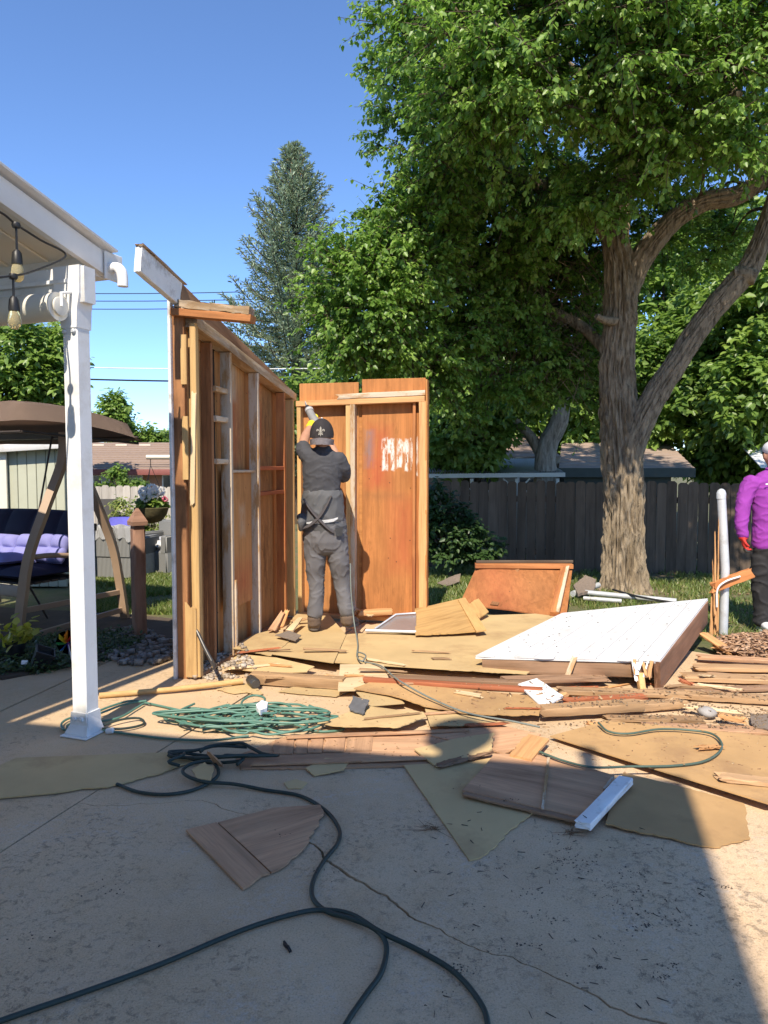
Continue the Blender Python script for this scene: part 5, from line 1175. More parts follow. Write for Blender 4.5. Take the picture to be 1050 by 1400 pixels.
sheet('door_stile', None, [(626, 819, .205), (636, 817, .205), (665, 861, .115), (651, 863, .115)], MT['doorwood'], .012, (), (1, 2), parent=dp)
sheet('door_panel', 'small golden veneer offcut behind the door piece', [(640, 826, .12), (654, 818, .14), (668, 836, .12), (655, 845, .1)], MT['doorwood'], .01, (0,), (1, 2), 'panel')
fx = thing('metal_flashing', 'bent aluminium flashing lying beside the door offcut', 'flashing', G(535, 860, .08))
quadslab('flap', [G(510, 861, .09), G(540, 840, .16), G(569, 838, .17), G(569, 864, .10)], .004, plain('grey_alu', (.42, .42, .43), .35, .1, metal=.7), fx)
tube('rolled_edge', [G(500, 862, .1), G(569, 864, .1)], .014, MT['steel'], fx, 8); tube('rolled_edge', [G(512, 860, .1), G(541, 840, .17), G(568, 838, .18)], .008, MT['steel'], fx, 6)
plank('orange_block', 'bright orange timber offcut at foot of back wall', (490, 838, .12), (535, 836, .12), .09, .05, MT['fresh'])
plank('curled_chip', 'pale splintered offcut beside the orange timber', (482, 832, .13), (508, 842, .10), .06, .012, MT['lightply'], rag0=.03)
for lab, a, b, m_ in (('splintered wedge by the painted stud foot', (372, 862, .12), (386, 838, .22), 'pinkply'), ('thin upright splinter by the painted stud foot', (382, 858, .12), (392, 836, .22), 'fresh'), ('pale broken wedge left of the worker boots', (396, 862, .12), (410, 846, .16), 'lightply'), ('broken block tucked in the shed corner', (400, 850, .10), (420, 846, .12), 'plank')):
    plank('splinter', lab, a, b, .07, .02, MT[m_], rag1=.04, rag0=.02, taper=.6)
sheet('shingle_scrap', 'grey shingle scrap between splinters and sheets', [(376, 868, .13), (396, 862, .135), (412, 868, .12), (404, 876, .11)], MT['shingle'], .006, (0, 1, 2), cat='shingle')
# --- the white roof panel
rp = thing('roof_panel', 'white painted roof panel with brown framing lying on debris', 'roof panel', G(780, 905, 0))
A_, B__, C_, Dd = G(650, 896, .15), G(903, 902, .21), G(968, 818, .37), G(768, 838, .25)
def rq(u, v, dz=0): return A_.lerp(B__, u).lerp(Dd.lerp(C_, u), v)+Z*dz
MT['white_panel'] = plain('white_panel_paint', (.64, .64, .64), .55, .05, 6, bstr=.3, dirt=(.4, .37, .33), dirt_amt=.35)
quadslab('backing', [rq(0, 0, -.013), rq(1, 0, -.013), rq(1, 1, -.013), rq(0, 1, -.013)], .012, MT['white_panel'], rp)
nb = 9
for i in range(nb):
    u0, u1 = i/nb+.0016, (i+1)/nb-.0016; lo = random.uniform(-.012, .01)
    pts = [rq(u0, lo), rq(u0+(u1-u0)*.5, lo+random.uniform(-.006, .006)), rq(u1, lo), rq(u1, .5), rq(u1, 1), rq(u0, 1), rq(u0, .5)]
    quadslab('siding_board', pts, .011, MT['white_panel'], rp)
beam('front_rafter', rq(.03, .02, -.075), rq(.95, .02, -.085), .04, .10, MT['plank_dark'], rp, seg=8, jit=.003)
beam('side_rafter', rq(.985, .0, -.115), rq(.985, .99, -.115), .045, .20, wood('brown_side', (.23, .12, .07), None, 8, stain=(.15, .075, .045)), rp, seg=8, jit=.002, rag0=.015)
beam('back_rafter', rq(.0, .97, -.06), rq(.96, .97, -.08), .04, .09, MT['plank_dark'], rp)
beam('mid_rafter', rq(.5, .05, -.07), rq(.5, .95, -.07), .04, .09, MT['plank_dark'], rp)
beam('torn_strip', rq(.56, -.015, .01), rq(.53, -.03, -.11), .035, .006, MT['stud_white'], rp, rag0=.015, rag1=.01, up=(0, -1, .3))
beam('corner_block', rq(.90, -.01, -.09), rq(.925, -.04, -.21), .06, .04, MT['stud'], rp, up=(1, 0, 0), rag1=.01)
for k in range(8):
    u = random.uniform(.86, .97); beam('splinter', rq(u, -.01, random.uniform(-.02, .01)), rq(u+random.uniform(-.03, .03), -.03, -random.uniform(.03, .12)), random.uniform(.008, .025), .004, MT[random.choice(['white_old', 'fresh', 'stud_white'])], rp, rag1=.02, up=(0, -1, .2), seg=2)
bm = bmesh.new()
for k in range(70):
    p = rq(random.uniform(.03, .97), random.uniform(.03, .97), .003); s = random.uniform(.0012, .0032)
    bmesh.ops.create_cube(bm, size=s*2, matrix=T(p) @ Matrix.Rotation(random.uniform(0, 3), 4, 'Z') @ Matrix.Diagonal((random.uniform(1, 3), 1, .4, 1)))
tag(from_bm('bark_crumbs', bm, MT['bark_dark'], None), 'dark crumbs sprinkled over the white roof panel', 'crumbs', kind='stuff')
# --- pipes by the tree, broken pipe post with splinters
for lab, a, b, r in (('short grey pipe lying left of the tree foot', (783, 812, .05), (818, 800, .08), .035), ('long pale pipe in front of the tree foot', (800, 810, .07), (925, 822, .06), .03), ('pale pipe offcut below the long pipe', (798, 818, .04), (850, 822, .04), .025)):
    tag(tube('metal_pipe', [G(*a), G(*b)], r, MT['steel'], None, 14), lab, 'pipe', 'pipes by the tree foot')
tag(tube('black_tube', [G(838, 806, .1), G(870, 815, .09), G(920, 824, .06)], .012, MT['black'], None, 8, 4), 'thin black tube over the pipes by the tree', 'tube')
sheet('shingle_scrap', 'dark shingle heap between leaning panel and tree', [(784, 800, .12), (800, 786, .2), (815, 792, .16), (812, 806, .1), (790, 812, .08)], MT['shingle'], .03, (0, 1, 2, 3), cat='shingle')
sheet('shingle_scrap', 'grey felt scrap lying on grass right of the shed', [(598, 797, .05), (622, 786, .11), (630, 784, .14), (628, 795, .05), (610, 801, .03)], MT['shingle'], .006, (0, 3), cat='shingle')
pp = G(989, 868); pipe = thing('pipe_post', 'galvanised pipe post with domed cap standing by purple shirt', 'post', pp); tz = P(986, 668, pp.y).z
tube('pipe', [pp-Z*.1, pp+Z*.6, Vector((P(986, 680, pp.y).x, pp.y, tz-.05))], .037, MT['steel'], pipe, 20)
from_bm('cap', lathe_bm([(.04, -.04), (.041, 0), (.04, .01), (.032, .032), (.016, .046), (.003, .05)], 20), MT['steel'], pipe, T((P(986, 680, pp.y).x, pp.y, tz-.05)), 50)
sp_ = thing('splintered_post', 'shattered orange wooden post stub against the pipe post', 'post', G(977, 868))
q0 = G(977, 868)
for k, (dx, z0, z1, w) in enumerate(((-.03, 0, .72, .035), (-.005, 0, .55, .04), (-.05, .0, .42, .03), (.0, .05, 1.02, .018), (-.025, .1, .92, .02), (-.04, .2, .62, .015))):
    beam('splinter', q0+Vector((dx, -.02-.012*k, z0)), q0+Vector((dx+random.uniform(-.012, .012), -.03, z1)), w, .014, MT['fresh'], sp_, rag1=.08, rag0=.02, taper=.35, up=(0, 1, 0), seg=6, jit=.003)
sa = thing('broken_plank', 'broken orange plank jutting from the splintered post', 'plank', P(975, 800, q0.y))
a, b = P(975, 803, q0.y-.05), P(1027, 783, q0.y-.05)
beam('plank', a, b, .05, .085, MT['stud_orange'], sa, rag0=.05, rag1=.015, seg=8, jit=.004); tube('white_cable', catmull([P(980, 830, q0.y-.1), P(981, 806, q0.y-.1), P(992, 795, q0.y-.1), P(1012, 788, q0.y-.09)], 5), .008, MT['white'], sa, 6)
plank('torn_plank', 'torn curled plank at the base of the pipe post', (964, 868, .12), (1000, 892, .04), .09, .02, MT['fresh'], rag0=.04, rag1=.05)
MT['mulch'] = rndmat('mulch_chip', (.26, .14, .08), (.42, .25, .14), (.58, .38, .24))
chips('mulch', 'heap of shredded brown wood mulch by the man in purple', scatter_poly([(975, 884), (1010, 872), (1130, 872), (1130, 905), (1040, 908), (985, 898)], 2600), .006, .019, MT['mulch'], .25, lambda x, y: .0+.09*random.random()*max(0, 1-((y-5.9)/.75)**2), 'mulch', 2.2)
# ---------------------------------------------------------------- hose, cords, tools
def hp_(pts, z=.012): return [G(p[0], p[1], p[2] if len(p) > 2 else z) for p in pts]
hose = thing('garden_hose', 'green garden hose piled in loose coils on sunlit concrete', 'hose', G(330, 1000))
cc = G(322, 990)
for k in range(15):
    pts = []; a0 = random.uniform(0, 6.28); rx, ry = random.uniform(.1, .36), random.uniform(.07, .2); ox, oy = random.uniform(-.2, .26), random.uniform(-.13, .12); sw_ = random.uniform(1.0, 1.6)
    n = 14
    for i in range(n+1):
        a = a0+sw_*2*math.pi*i/n*.8; w = 1+.3*math.sin(a*2.6+k*1.9)
        pts.append(cc+Vector((ox+rx*w*math.cos(a)+.05*math.sin(a*2.3+k*2), oy+ry*w*math.sin(a), .014+.0035*k+.012*abs(math.sin(a*3+k)))))
    tube('hose_loop', pts, .007, MT['hose'], hose, 8, 5)
tube('hose_run', hp_([(205, 962), (250, 972), (300, 984, .02), (350, 968, .04), (362, 955, .05), (345, 951, .06), (330, 962, .05), (345, 985, .05), (400, 990, .03), (435, 1000), (470, 996), (432, 985)]), .007, MT['hose'], hose, 8, 6)
tube('hose_run', hp_([(140, 998), (180, 1004), (230, 1010), (290, 1012, .02), (340, 1006, .04)]), .007, MT['hose'], hose, 8, 6)
ho2 = thing('garden_hose', 'green hose loops lying behind the white post foot', 'hose', G(140, 985))
for k, pts in enumerate(([(205, 962), (180, 958), (150, 966), (120, 978), (95, 982), (84, 990), (90, 998), (112, 990), (160, 982), (186, 968), (196, 962)], [(200, 958, .03), (170, 963, .03), (140, 974, .03), (108, 984, .03), (92, 992, .02), (96, 997)], [(135, 994, .02), (165, 984, .03), (190, 982, .02), (196, 990, .015), (170, 996), (140, 996)])):
    tube('hose_loop', hp_(pts, .02), .007, MT['hose'] if k < 2 else MT['hose_shade_tone'], ho2, 8, 6)
from_bm('white_end', lathe_bm([(.012, 0), (.017, .01), (.017, .04), (.01, .045)], 12), MT['white'], ho2, T(G(145, 1000, .015)) @ Matrix.Rotation(R(80), 4, 'Y'), 40)
tag(sheet('paper_wad', None, [(350, 963, .10), (358, 957, .13), (366, 960, .11), (365, 968, .09), (356, 971, .10)], MT['paper'], .03, (0, 1, 2, 3, 4), amp=.01), 'crumpled white wad sitting on the hose coil', 'wad')
dk = thing('darkened_hose', 'green hose with shade put into its colour snaking over the shaded foreground concrete', 'hose', G(440, 1245))
tube('hose_run', hp_([(160, 1072), (190, 1083), (230, 1086), (270, 1078), (298, 1060, .03), (290, 1042, .05), (262, 1044, .05), (250, 1056, .04), (275, 1068, .03), (320, 1072, .02), (362, 1080), (410, 1088), (445, 1108), (463, 1132), (462, 1152), (442, 1178), (428, 1205), (428, 1228), (447, 1246), (480, 1256, .02), (512, 1270, .02), (528, 1292), (522, 1328), (500, 1360), (472, 1402), (450, 1450)]), .0083, MT['hose_shade_tone'], dk, 10, 8)
tube('hose_run', hp_([(-120, 1442), (0, 1396), (110, 1358), (220, 1318), (330, 1272), (400, 1250), (440, 1244), (480, 1250, .022), (520, 1274, .022), (570, 1298), (620, 1328), (655, 1368), (667, 1402), (665, 1470)]), .0083, MT['hose_shade_tone'], dk, 10, 8)
for k in range(4):
    a0 = random.uniform(0, 6); c2 = G(305+random.uniform(-25, 25), 1046+random.uniform(-10, 12), .02); r1, r2 = random.uniform(.1, .26), random.uniform(.05, .11); pts = [c2+Vector((r1*math.cos(a0+i*.6)*(1+.3*math.sin(i*1.7+k)), r2*math.sin(a0+i*.6)*(1+.3*math.cos(i*1.1)), .01+.01*k+.012*math.sin(i*1.3))) for i in range(9)]
    tube('hose_loop', pts, .0085, MT['hose_shade_tone'], dk, 8, 4)
gc = thing('extension_cord', 'green extension cord running from worker across the debris', 'cord', G(490, 900, .1))
tube('cord', [P(479, 770, 6.2), P(480, 810, 6.15), P(484, 850, 6.1), G(489, 880, .095), G(488, 897, .10), G(495, 904, .11), G(500, 896, .12), G(489, 892, .11), G(492, 903, .10), G(520, 910, .11), G(545, 930, .125), G(590, 955, .095), G(640, 975, .075), G(700, 986, .07), G(738, 994, .06)], .0055, plain('grey_cord', (.16, .18, .16), .6), gc, 8, 6)
gl = thing('extension_cord', 'green cord forming an open loop over the brown sheet', 'cord', G(900, 1020, .05))
tube('cord', hp_([(738, 1028, .06), (770, 1040, .06), (810, 1049, .058), (860, 1048, .058), (920, 1047, .055), (965, 1040, .055), (987, 1022, .055), (975, 1004, .055), (940, 998, .055), (900, 997, .055), (860, 1003, .055), (832, 1000, .055), (818, 988, .06)]), .0062, plain('dark_green_cord', (.07, .11, .085), .5), gl, 8, 6)
sh_ = thing('sledgehammer', 'sledgehammer with long yellow wooden handle lying by shed corner', 'hammer', G(345, 930))
tube('handle', [G(136, 951, .02), G(240, 942, .03), G(332, 931, .04)], [.019, .018, .02], MT['stud'], sh_, 12, 5)
a, b = G(346, 932, .045)+Vector((.03, -.06, 0)), G(346, 932, .045)+Vector((-.03, .06, 0)); tube('head', [a, a.lerp(b, .08), a.lerp(b, .92), b], [.028, .036, .036, .028], MT['dark_metal'], sh_, 8)
pbx = thing('pry_bar', 'steel pry bar leaning against the near stud', 'pry bar', G(290, 908))
tube('bar', [P(268, 860, 5.12), P(280, 886, 5.05), P(290, 905, 5.02)], [.013, .013, .015], MT['dark_metal'], pbx, 8); tube('claw', [P(290, 905, 5.02), P(293, 911, 4.98), P(291, 915, 4.92)], [.016, .02, .008], MT['dark_metal'], pbx, 8); tube('white_tip', [P(266, 857, 5.13), P(269, 862, 5.12)], .016, MT['white'], pbx, 8)
# ---------------------------------------------------------------- loose dirt and splinters
MT['chip'] = rndmat('wood_chip', (.20, .11, .055), (.38, .22, .11), (.56, .40, .22)); MT['dirt'] = rndmat('dirt_crumb', (.05, .038, .028), (.09, .07, .05), (.15, .11, .08))
bpy.context.view_layer.update(); DG = bpy.context.evaluated_depsgraph_get()
def drop(x, y, top=.34):
    """height of whatever lies at this spot"""
    hit, loc, *_ = scene.ray_cast(DG, Vector((x, y, top)), Vector((0, 0, -1)))
    return loc.z if hit else 0.0
dz_ = lambda x, y: drop(x, y)
chips('wood_chips', 'small wood chips and sawdust strewn over the debris edge', scatter_poly([(250, 930), (480, 935), (700, 945), (1050, 940), (1050, 1075), (850, 1065), (700, 1010), (560, 1040), (350, 1025), (290, 960)], 1100), .0008, .0045, MT['chip'], .3, dz_, 'chips', 2.2)
chips('splinters', 'long thin splinters lying among the planks', scatter_poly([(640, 945), (1050, 930), (1050, 1000), (760, 1000), (640, 980)], 260), .002, .008, MT['chip'], .2, dz_, 'splinters', 4)
rub = scatter_poly([(790, 955), (1080, 955), (1080, 1005), (860, 1000), (760, 990)], 1100)
chips('rubble', 'brown dirt and crumbled wood between the planks', rub, .002, .008, rndmat('rubble', (.12, .08, .05), (.22, .15, .09), (.36, .26, .16)), .5, dz_, 'rubble')
chips('corner_rubble', 'pale rubble at the foot of the near studs', scatter_poly([(280, 900), (330, 895), (350, 925), (300, 930), (255, 930)], 320), .006, .022, rndmat('pale_rubble', (.22, .17, .12), (.38, .3, .22), (.55, .48, .4)), .6, dz_, 'rubble')
cl = []
for (x, y, r, n) in ((640, 1100, 50, 12), (740, 1175, 90, 130), (800, 1210, 90, 110), (830, 1260, 80, 90), (870, 1180, 90, 90), (700, 1240, 80, 80), (770, 1300, 90, 60), (940, 1330, 90, 60), (900, 1250, 90, 60), (600, 1260, 70, 30), (450, 1170, 150, 40), (250, 1260, 150, 45), (120, 1180, 150, 30), (400, 1330, 180, 30), (1000, 1200, 60, 25), (620, 1350, 120, 40)):
    for _ in range(max(1, n//16)):
        p = G(x+random.gauss(0, r*.55), min(1420, y+random.gauss(0, r*.4))); sg_ = random.uniform(.006, .035)
        for _ in range(random.randint(3, 26)): cl.append((p.x+random.gauss(0, sg_*1.5), p.y+random.gauss(0, sg_)))
chips('dirt_crumbs', 'dark dirt crumbs and leaf bits on the shaded concrete', np.array(cl), .0004, .0028, MT['dirt'], .4, dz_, 'dirt', 1.3)
tw2 = scatter_poly([(560, 1090), (1000, 1150), (980, 1390), (560, 1390)], 60)
chips('fallen_twigs', 'thin brown twigs fallen on the shaded concrete', tw2, .0012, .002, MT['dirt'], .8, dz_, 'twigs', 9)
chips('leaf_litter', 'dry leaf litter in the lawn by the fence', scatter_poly([(780, 785), (1120, 780), (1120, 870), (990, 865), (800, 815)], 700), .008, .022, rndmat('dry_leaf', (.16, .1, .05), (.28, .19, .1), (.36, .28, .16)), .15, -.01, 'leaf litter', 1.3)
tag(plank('metal_bolt', None, (388, 1288, .006), (397, 1300, .006), .008, .008, MT['black'], rag0=0, rag1=0), 'small black bolt lying on the concrete foreground', 'bolt')
for lab, x, y in (('tuft of dry grass left of the triangle sheet', 590, 1133), ('dry grass tuft near the white stick end', 780, 1140)):
    n = 26; b = G(x, y); A = np.tile(np.array(b), (n, 1))+rng.normal(0, .012, (n, 3))*[1, 1, .1]+[0, 0, .004]; B = A+rng.normal(0, .03, (n, 3))*[1.3, 1, .2]; B[:, 2] = np.abs(B[:, 2])+.003
    o = sticks('dry_tuft', A, B, .0012, .0006, MT['chip'], None); tag(o, lab, 'tuft', 'dry tufts', kind='stuff')
# ---------------------------------------------------------------- people
def ringloft(bm, rings, ns=24):
    """rings: (centre, rx, ry[, xaxis, yaxis]); closed with rounded caps"""
    R_ = []
    first, last = rings[0], rings[-1]
    def cap(r, o):
        c = Vector(r[0]); return [(c+(c-Vector(o[0])).normalized()*min(r[1], r[2])*h, r[1]*k, r[2]*k)+tuple(r[3:]) for h, k in ((.25, .9), (.42, .6), (.48, .2))]
    allr = cap(first, rings[1])[::-1]+list(rings)+cap(last, rings[-2])
    for r in allr:
        c, rx, ry = Vector(r[0]), r[1], r[2]; xa = Vector(r[3]) if len(r) > 3 else Vector((1, 0, 0)); ya = Vector(r[4]) if len(r) > 4 else Vector((0, 1, 0))
        R_.append([bm.verts.new(c+xa*rx*math.cos(2*math.pi*k/ns)+ya*ry*math.sin(2*math.pi*k/ns)) for k in range(ns)])
    for a, b in zip(R_, R_[1:]):
        for k in range(ns): bm.faces.new((a[k], a[(k+1) % ns], b[(k+1) % ns], b[k]))
    bm.faces.new(R_[0][::-1]); bm.faces.new(R_[-1])
def limbc(bm, pts, rad, ns=16, sub=3):
    q = catmull(pts, sub); r = lerp_list(list(rad), sub)
    d0 = (q[0]-q[1]).normalized(); d1 = (q[-1]-q[-2]).normalized()
    q = [q[0]+d0*r[0]*.55, q[0]+d0*r[0]*.4]+q+[q[-1]+d1*r[-1]*.4, q[-1]+d1*r[-1]*.55]; r = [r[0]*.25, r[0]*.75]+r+[r[-1]*.75, r[-1]*.25]
    add_tube(bm, q, r, ns)
def ellip(bm, c, r, seg=20):
    bmesh.ops.create_uvsphere(bm, u_segments=seg, v_segments=seg//2+2, radius=1, matrix=T(c) @ Matrix.Diagonal((r[0], r[1], r[2], 1)))
def fuse(name, bm, mat, parent, voxel=.012, it=5, wrinkle=None):
    """merge overlapping closed pieces into one continuous skin"""
    me = bpy.data.meshes.new('tmp'); bmesh.ops.recalc_face_normals(bm, faces=bm.faces); bm.to_mesh(me); bm.free()
    o = bpy.data.objects.new('tmp', me); col.objects.link(o)
    m = o.modifiers.new('r', 'REMESH'); m.mode = 'VOXEL'; m.voxel_size = voxel
    if it: s = o.modifiers.new('s', 'SMOOTH'); s.factor = .5; s.iterations = it
    dg = bpy.context.evaluated_depsgraph_get(); ev = o.evaluated_get(dg); out = bpy.data.meshes.new_from_object(ev)
    bpy.data.objects.remove(o); bpy.data.meshes.remove(me)
    if wrinkle:
        amp, fr, ani = wrinkle
        nrm = [v.normal.copy() for v in out.vertices]
        for v, n in zip(out.vertices, nrm):
            p = Vector((v.co.x*fr*ani[0], v.co.y*fr*ani[1], v.co.z*fr*ani[2])); p = p+Vector((noise.noise(v.co*5), noise.noise(v.co*5+Vector((9, 0, 0))), noise.noise(v.co*5+Vector((0, 9, 0)))))*1.3
            w = (1-abs(noise.noise(p))*2)**3*.9+.5*noise.noise(v.co*fr*.4)
            v.co += n*w*amp
    out.materials.clear(); out.materials.append(mat); out.name = name
    for p in out.polygons: p.use_smooth = True
    out.update()
    return link(name, out, Matrix(), parent)
def skin_mat(name, c):
    m = plain(name, c, .5, .1, 12, bstr=.1); return m
MT['skin'] = skin_mat('skin', (.42, .22, .14)); MT['tshirt'] = plain('charcoal_cotton', (.052, .052, .058), .9, .12, 20, bstr=.3, bscale=300, dirt=(.16, .15, .14), dirt_amt=.12)
MT['trouser'] = plain('grey_work_trousers', (.125, .12, .125), .8, .12, 8, bstr=.25, bscale=250); MT['jacket'] = plain('dark_grey_jacket', (.085, .085, .088), .7, .12, 8, bstr=.25, bscale=250)
MT['boot'] = plain('dusty_brown_boot', (.13, .09, .065), .8, .2, 12, dirt=(.26, .2, .14)); MT['sole'] = plain('boot_sole', (.12, .10, .085), .9)
MT['cap'] = plain('charcoal_cap', (.07, .062, .064), .9, .1, 30, bstr=.3, bscale=400); MT['brim'] = plain('grey_brim', (.26, .23, .235), .85); MT['yellow'] = plain('yellow_glove', (.65, .5, .02), .7)
MT['purple'] = plain('purple_sweatshirt', (.27, .04, .31), .85, .08, 10, bstr=.25, bscale=300); MT['blackpant'] = plain('black_trousers', (.022, .021, .022), .8, .15, 10, bstr=.3, bscale=200, dirt=(.1, .09, .08), dirt_amt=.3)
MT['red'] = plain('red_glove', (.5, .03, .02), .7); MT['shoe'] = plain('white_shoe', (.6, .6, .6), .6); MT['lightcap'] = plain('pale_grey_cap', (.55, .55, .58), .8); MT['tool'] = plain('grey_tool_body', (.22, .215, .21), .5); MT['hair'] = plain('black_hair', (.012, .01, .009), .7)
def hand_chains(bm, wrist, d, side, curl, s=1.0, thumb=1):
    """wrist point, direction of the palm, sideways axis across the knuckles, curl axis normal (fingers bend towards it)"""
    d, side, cn = Vector(d).normalized(), Vector(side).normalized(), Vector(curl).normalized()
    p0 = Vector(wrist); kn = p0+d*.085*s
    ringloft(bm, [(p0, .026*s, .017*s, side, cn), (p0+d*.04*s, .038*s, .017*s, side, cn), (kn, .04*s, .015*s, side, cn)], 14)
    for k, (o, L) in enumerate(((-.030, .072), (-.010, .082), (.011, .077), (.030, .06))):
        b = kn+side*o*s-d*.012*s; L *= s
        limbc(bm, [b, b+d*L*.42+cn*L*.12, b+d*L*.6+cn*L*.45, b+d*L*.5+cn*L*.75], [.0098*s, .0092*s, .0086*s, .0075*s], 10)
    b = p0+d*.03*s-side*.03*s*thumb
    limbc(bm, [b, b+d*.03*s-side*.02*s*thumb+cn*.012*s, b+d*.055*s-side*.018*s*thumb+cn*.035*s], [.013*s, .011*s, .009*s], 10)
# --- worker seen from behind
YW = 6.3
def W(x, y, dy=0): return P(x, y, YW+dy)
wk = thing('person', 'person in charcoal t-shirt and grey trousers reaching up with power tool', 'person', W(450, 866))
u6 = YW/FPX
bm = bmesh.new()       # body
ellip(bm, W(440, 591, .0), (.083, .1, .118)); limbc(bm, [W(441, 604, .0), W(441, 622, -.01)], [.06, .066])
for sx in (-1, 1): ellip(bm, W(440, 594, .01)+Vector((sx*.085, 0, 0)), (.014, .03, .035), 12)
ellip(bm, W(440, 596, .09), (.018, .03, .025), 10)
ringloft(bm, [(W(441, 624), .1, .07), (W(441, 634), .14, .085), (W(441, 660), .14, .09), (W(441, 690), .135, .09), (W(442, 720), .145, .095), (W(443, 742), .14, .095)])
for pts, rad in (([W(434, 745), W(431, 790, .02), W(431, 838)], [.085, .06, .045]), ([W(456, 745), W(466, 790, .03), W(474, 838, .0)], [.085, .06, .045]), ([W(431, 838), W(430, 856, .03), W(430, 858, .12)], [.04, .034, .025]), ([W(474, 838), W(477, 848, .05), W(482, 857, .12)], [.04, .034, .025]),
                 ([W(422, 625), W(415, 611, .14), W(416, 601, .24)], [.05, .045, .045]), ([W(416, 601, .24), W(420, 592, .32), W(425, 583, .40)], [.046, .042, .03]), ([W(460, 629), W(468, 650, .12)], [.048, .044]), ([W(470, 650, .12), W(458, 620, .34), W(447, 596, .44)], [.045, .038, .029])):
    limbc(bm, pts, rad)
hand_chains(bm, W(446, 594, .44), W(436, 578, .46)-W(446, 594, .44), (0, .6, .8), (-1, 0, .1), 1.0)
fuse('body', bm, MT['skin'], wk, .011, 4)
bm = bmesh.new()       # shirt
ringloft(bm, [(W(441, 614), .075, .075), (W(441, 618), .12, .085), (W(441, 626), .168, .102), (W(441, 642), .168, .115), (W(440, 662), .160, .112), (W(440, 684), .158, .11), (W(441, 712), .172, .122)], 32)
limbc(bm, [W(424, 625), W(417, 618, .06), W(414, 611, .12)], [.078, .07, .064]); limbc(bm, [W(460, 626), W(468, 640, .04), W(469, 652, .11)], [.074, .068, .06])
fuse('t_shirt', bm, MT['tshirt'], wk, .010, 5, (.008, 13, (.7, .7, 1.4)))
bm = bmesh.new()       # trousers
ringloft(bm, [(W(443, 706), .178, .128), (W(444, 722), .188, .135), (W(445, 740), .192, .138), (W(446, 749), .175, .12)], 32)
for pts, rad in (([W(431, 742), W(431, 765), W(431, 785, .02), W(433, 803, .01), W(432, 822), W(431, 836), W(431, 840)], [.098, .088, .078, .066, .064, .07, .068]), ([W(460, 742), W(463, 765), W(466, 785, .03), W(468, 803, .03), W(471, 822, .01), W(474, 834), W(475, 838)], [.098, .086, .076, .065, .062, .068, .065])):
    limbc(bm, pts, rad, 20)
tr = fuse('trousers', bm, MT['trouser'], wk, .009, 3, (.009, 13, (1.0, 1.0, .9)))
bm = bmesh.new(); pc = [W(458, 722, -.135), W(469, 721, -.12), W(468, 733, -.125), W(459, 733, -.14)]; vv = [bm.verts.new(p) for p in pc]; bm.faces.new(vv); bmesh.ops.solidify(bm, geom=bm.faces[:], thickness=.008); from_bm('back_pocket', bm, MT['jacket'], tr)
bm = bmesh.new()       # jacket tied round the waist
ringloft(bm, [(W(441, 676), .176, .128), (W(441, 690), .184, .136), (W(441, 702), .192, .142), (W(441, 711), .196, .144)], 32); ringloft(bm, [(W(443, 716), .196, .142), (W(443, 722), .192, .14), (W(444, 727), .188, .134)], 32)
limbc(bm, [W(411, 706, -.08), W(413, 714, -.12), W(412, 724, -.1)], [.03, .035, .02])
jk = fuse('jacket', bm, MT['jacket'], wk, .009, 3, (.01, 11, (1.2, 1.2, .9)))
for pts in ([W(415, 682, -.12), W(424, 696, -.145), W(436, 710, -.155), W(448, 722, -.15), W(456, 728, -.13)], [W(453, 678, -.13), W(446, 692, -.15), W(437, 706, -.158), W(424, 718, -.145), W(414, 722, -.11)]):
    tube('tied_sleeve', pts, [.012, .016, .022, .018, .014], MT['cap'], jk, 8, 4, .6)
bm = bmesh.new(); q = [W(419, 716, -.13), W(430, 714, -.148), W(443, 713, -.152), W(456, 711, -.142), W(462, 709, -.13)]; top = [bm.verts.new(p+Z*.012) for p in q]; bot = [bm.verts.new(p-Z*(.014 if 0 < i < 4 else .002)) for i, p in enumerate(q)]
for i in range(4): bm.faces.new((top[i], top[i+1], bot[i+1], bot[i]))
bmesh.ops.solidify(bm, geom=bm.faces[:], thickness=.006); from_bm('undershirt_hem', bm, MT['paper'], wk)
# boots
def boot(ank, heel, toe, name='boot'):
    bm = bmesh.new(); f = (toe-heel).normalized(); up = Vector((0, 0, 1)); sd = f.cross(up).normalized(); upf = sd.cross(f)
    limbc(bm, [ank, ank.lerp(heel, .55)+f*.01], [.062, .06]); ringloft(bm, [(heel+upf*.05, .05, .05, sd, upf), (heel.lerp(toe, .3)+upf*.05, .052, .05, sd, upf), (heel.lerp(toe, .65)+upf*.042, .056, .042, sd, upf), (toe+upf*.034-f*.02, .046, .032, sd, upf)], 18)
    b = fuse(name, bm, MT['boot'], wk, .008, 3, (.003, 14, (1, 1, 1)))
    bm = bmesh.new(); ol = []
    for k in range(20):
        a = 2*math.pi*k/20; t = .5-.5*math.cos(a); w = (.047+.01*math.sin(math.pi*t))*(1 if math.sin(a) > 0 else -1)*abs(math.sin(a))**.5; ol.append(heel+(toe-heel)*(t*1.12-.1)+sd*w)
    a1 = [bm.verts.new(p) for p in ol]; b1 = [bm.verts.new(p+upf*.024) for p in ol]; bm.faces.new(a1); bm.faces.new(b1)
    for i in range(20): bm.faces.new((a1[i], a1[(i+1) % 20], b1[(i+1) % 20], b1[i]))
    from_bm('sole', bm, MT['sole'], b); return b
hl_ = W(430, 866); hl_.z = .092
boot(W(430, 843), hl_, hl_+Vector((-.03, .25, 0)))
hr_ = W(474, 857); tr_ = W(486, 862, .22); tr_.z = .092
boot(W(475, 842), hr_, tr_)
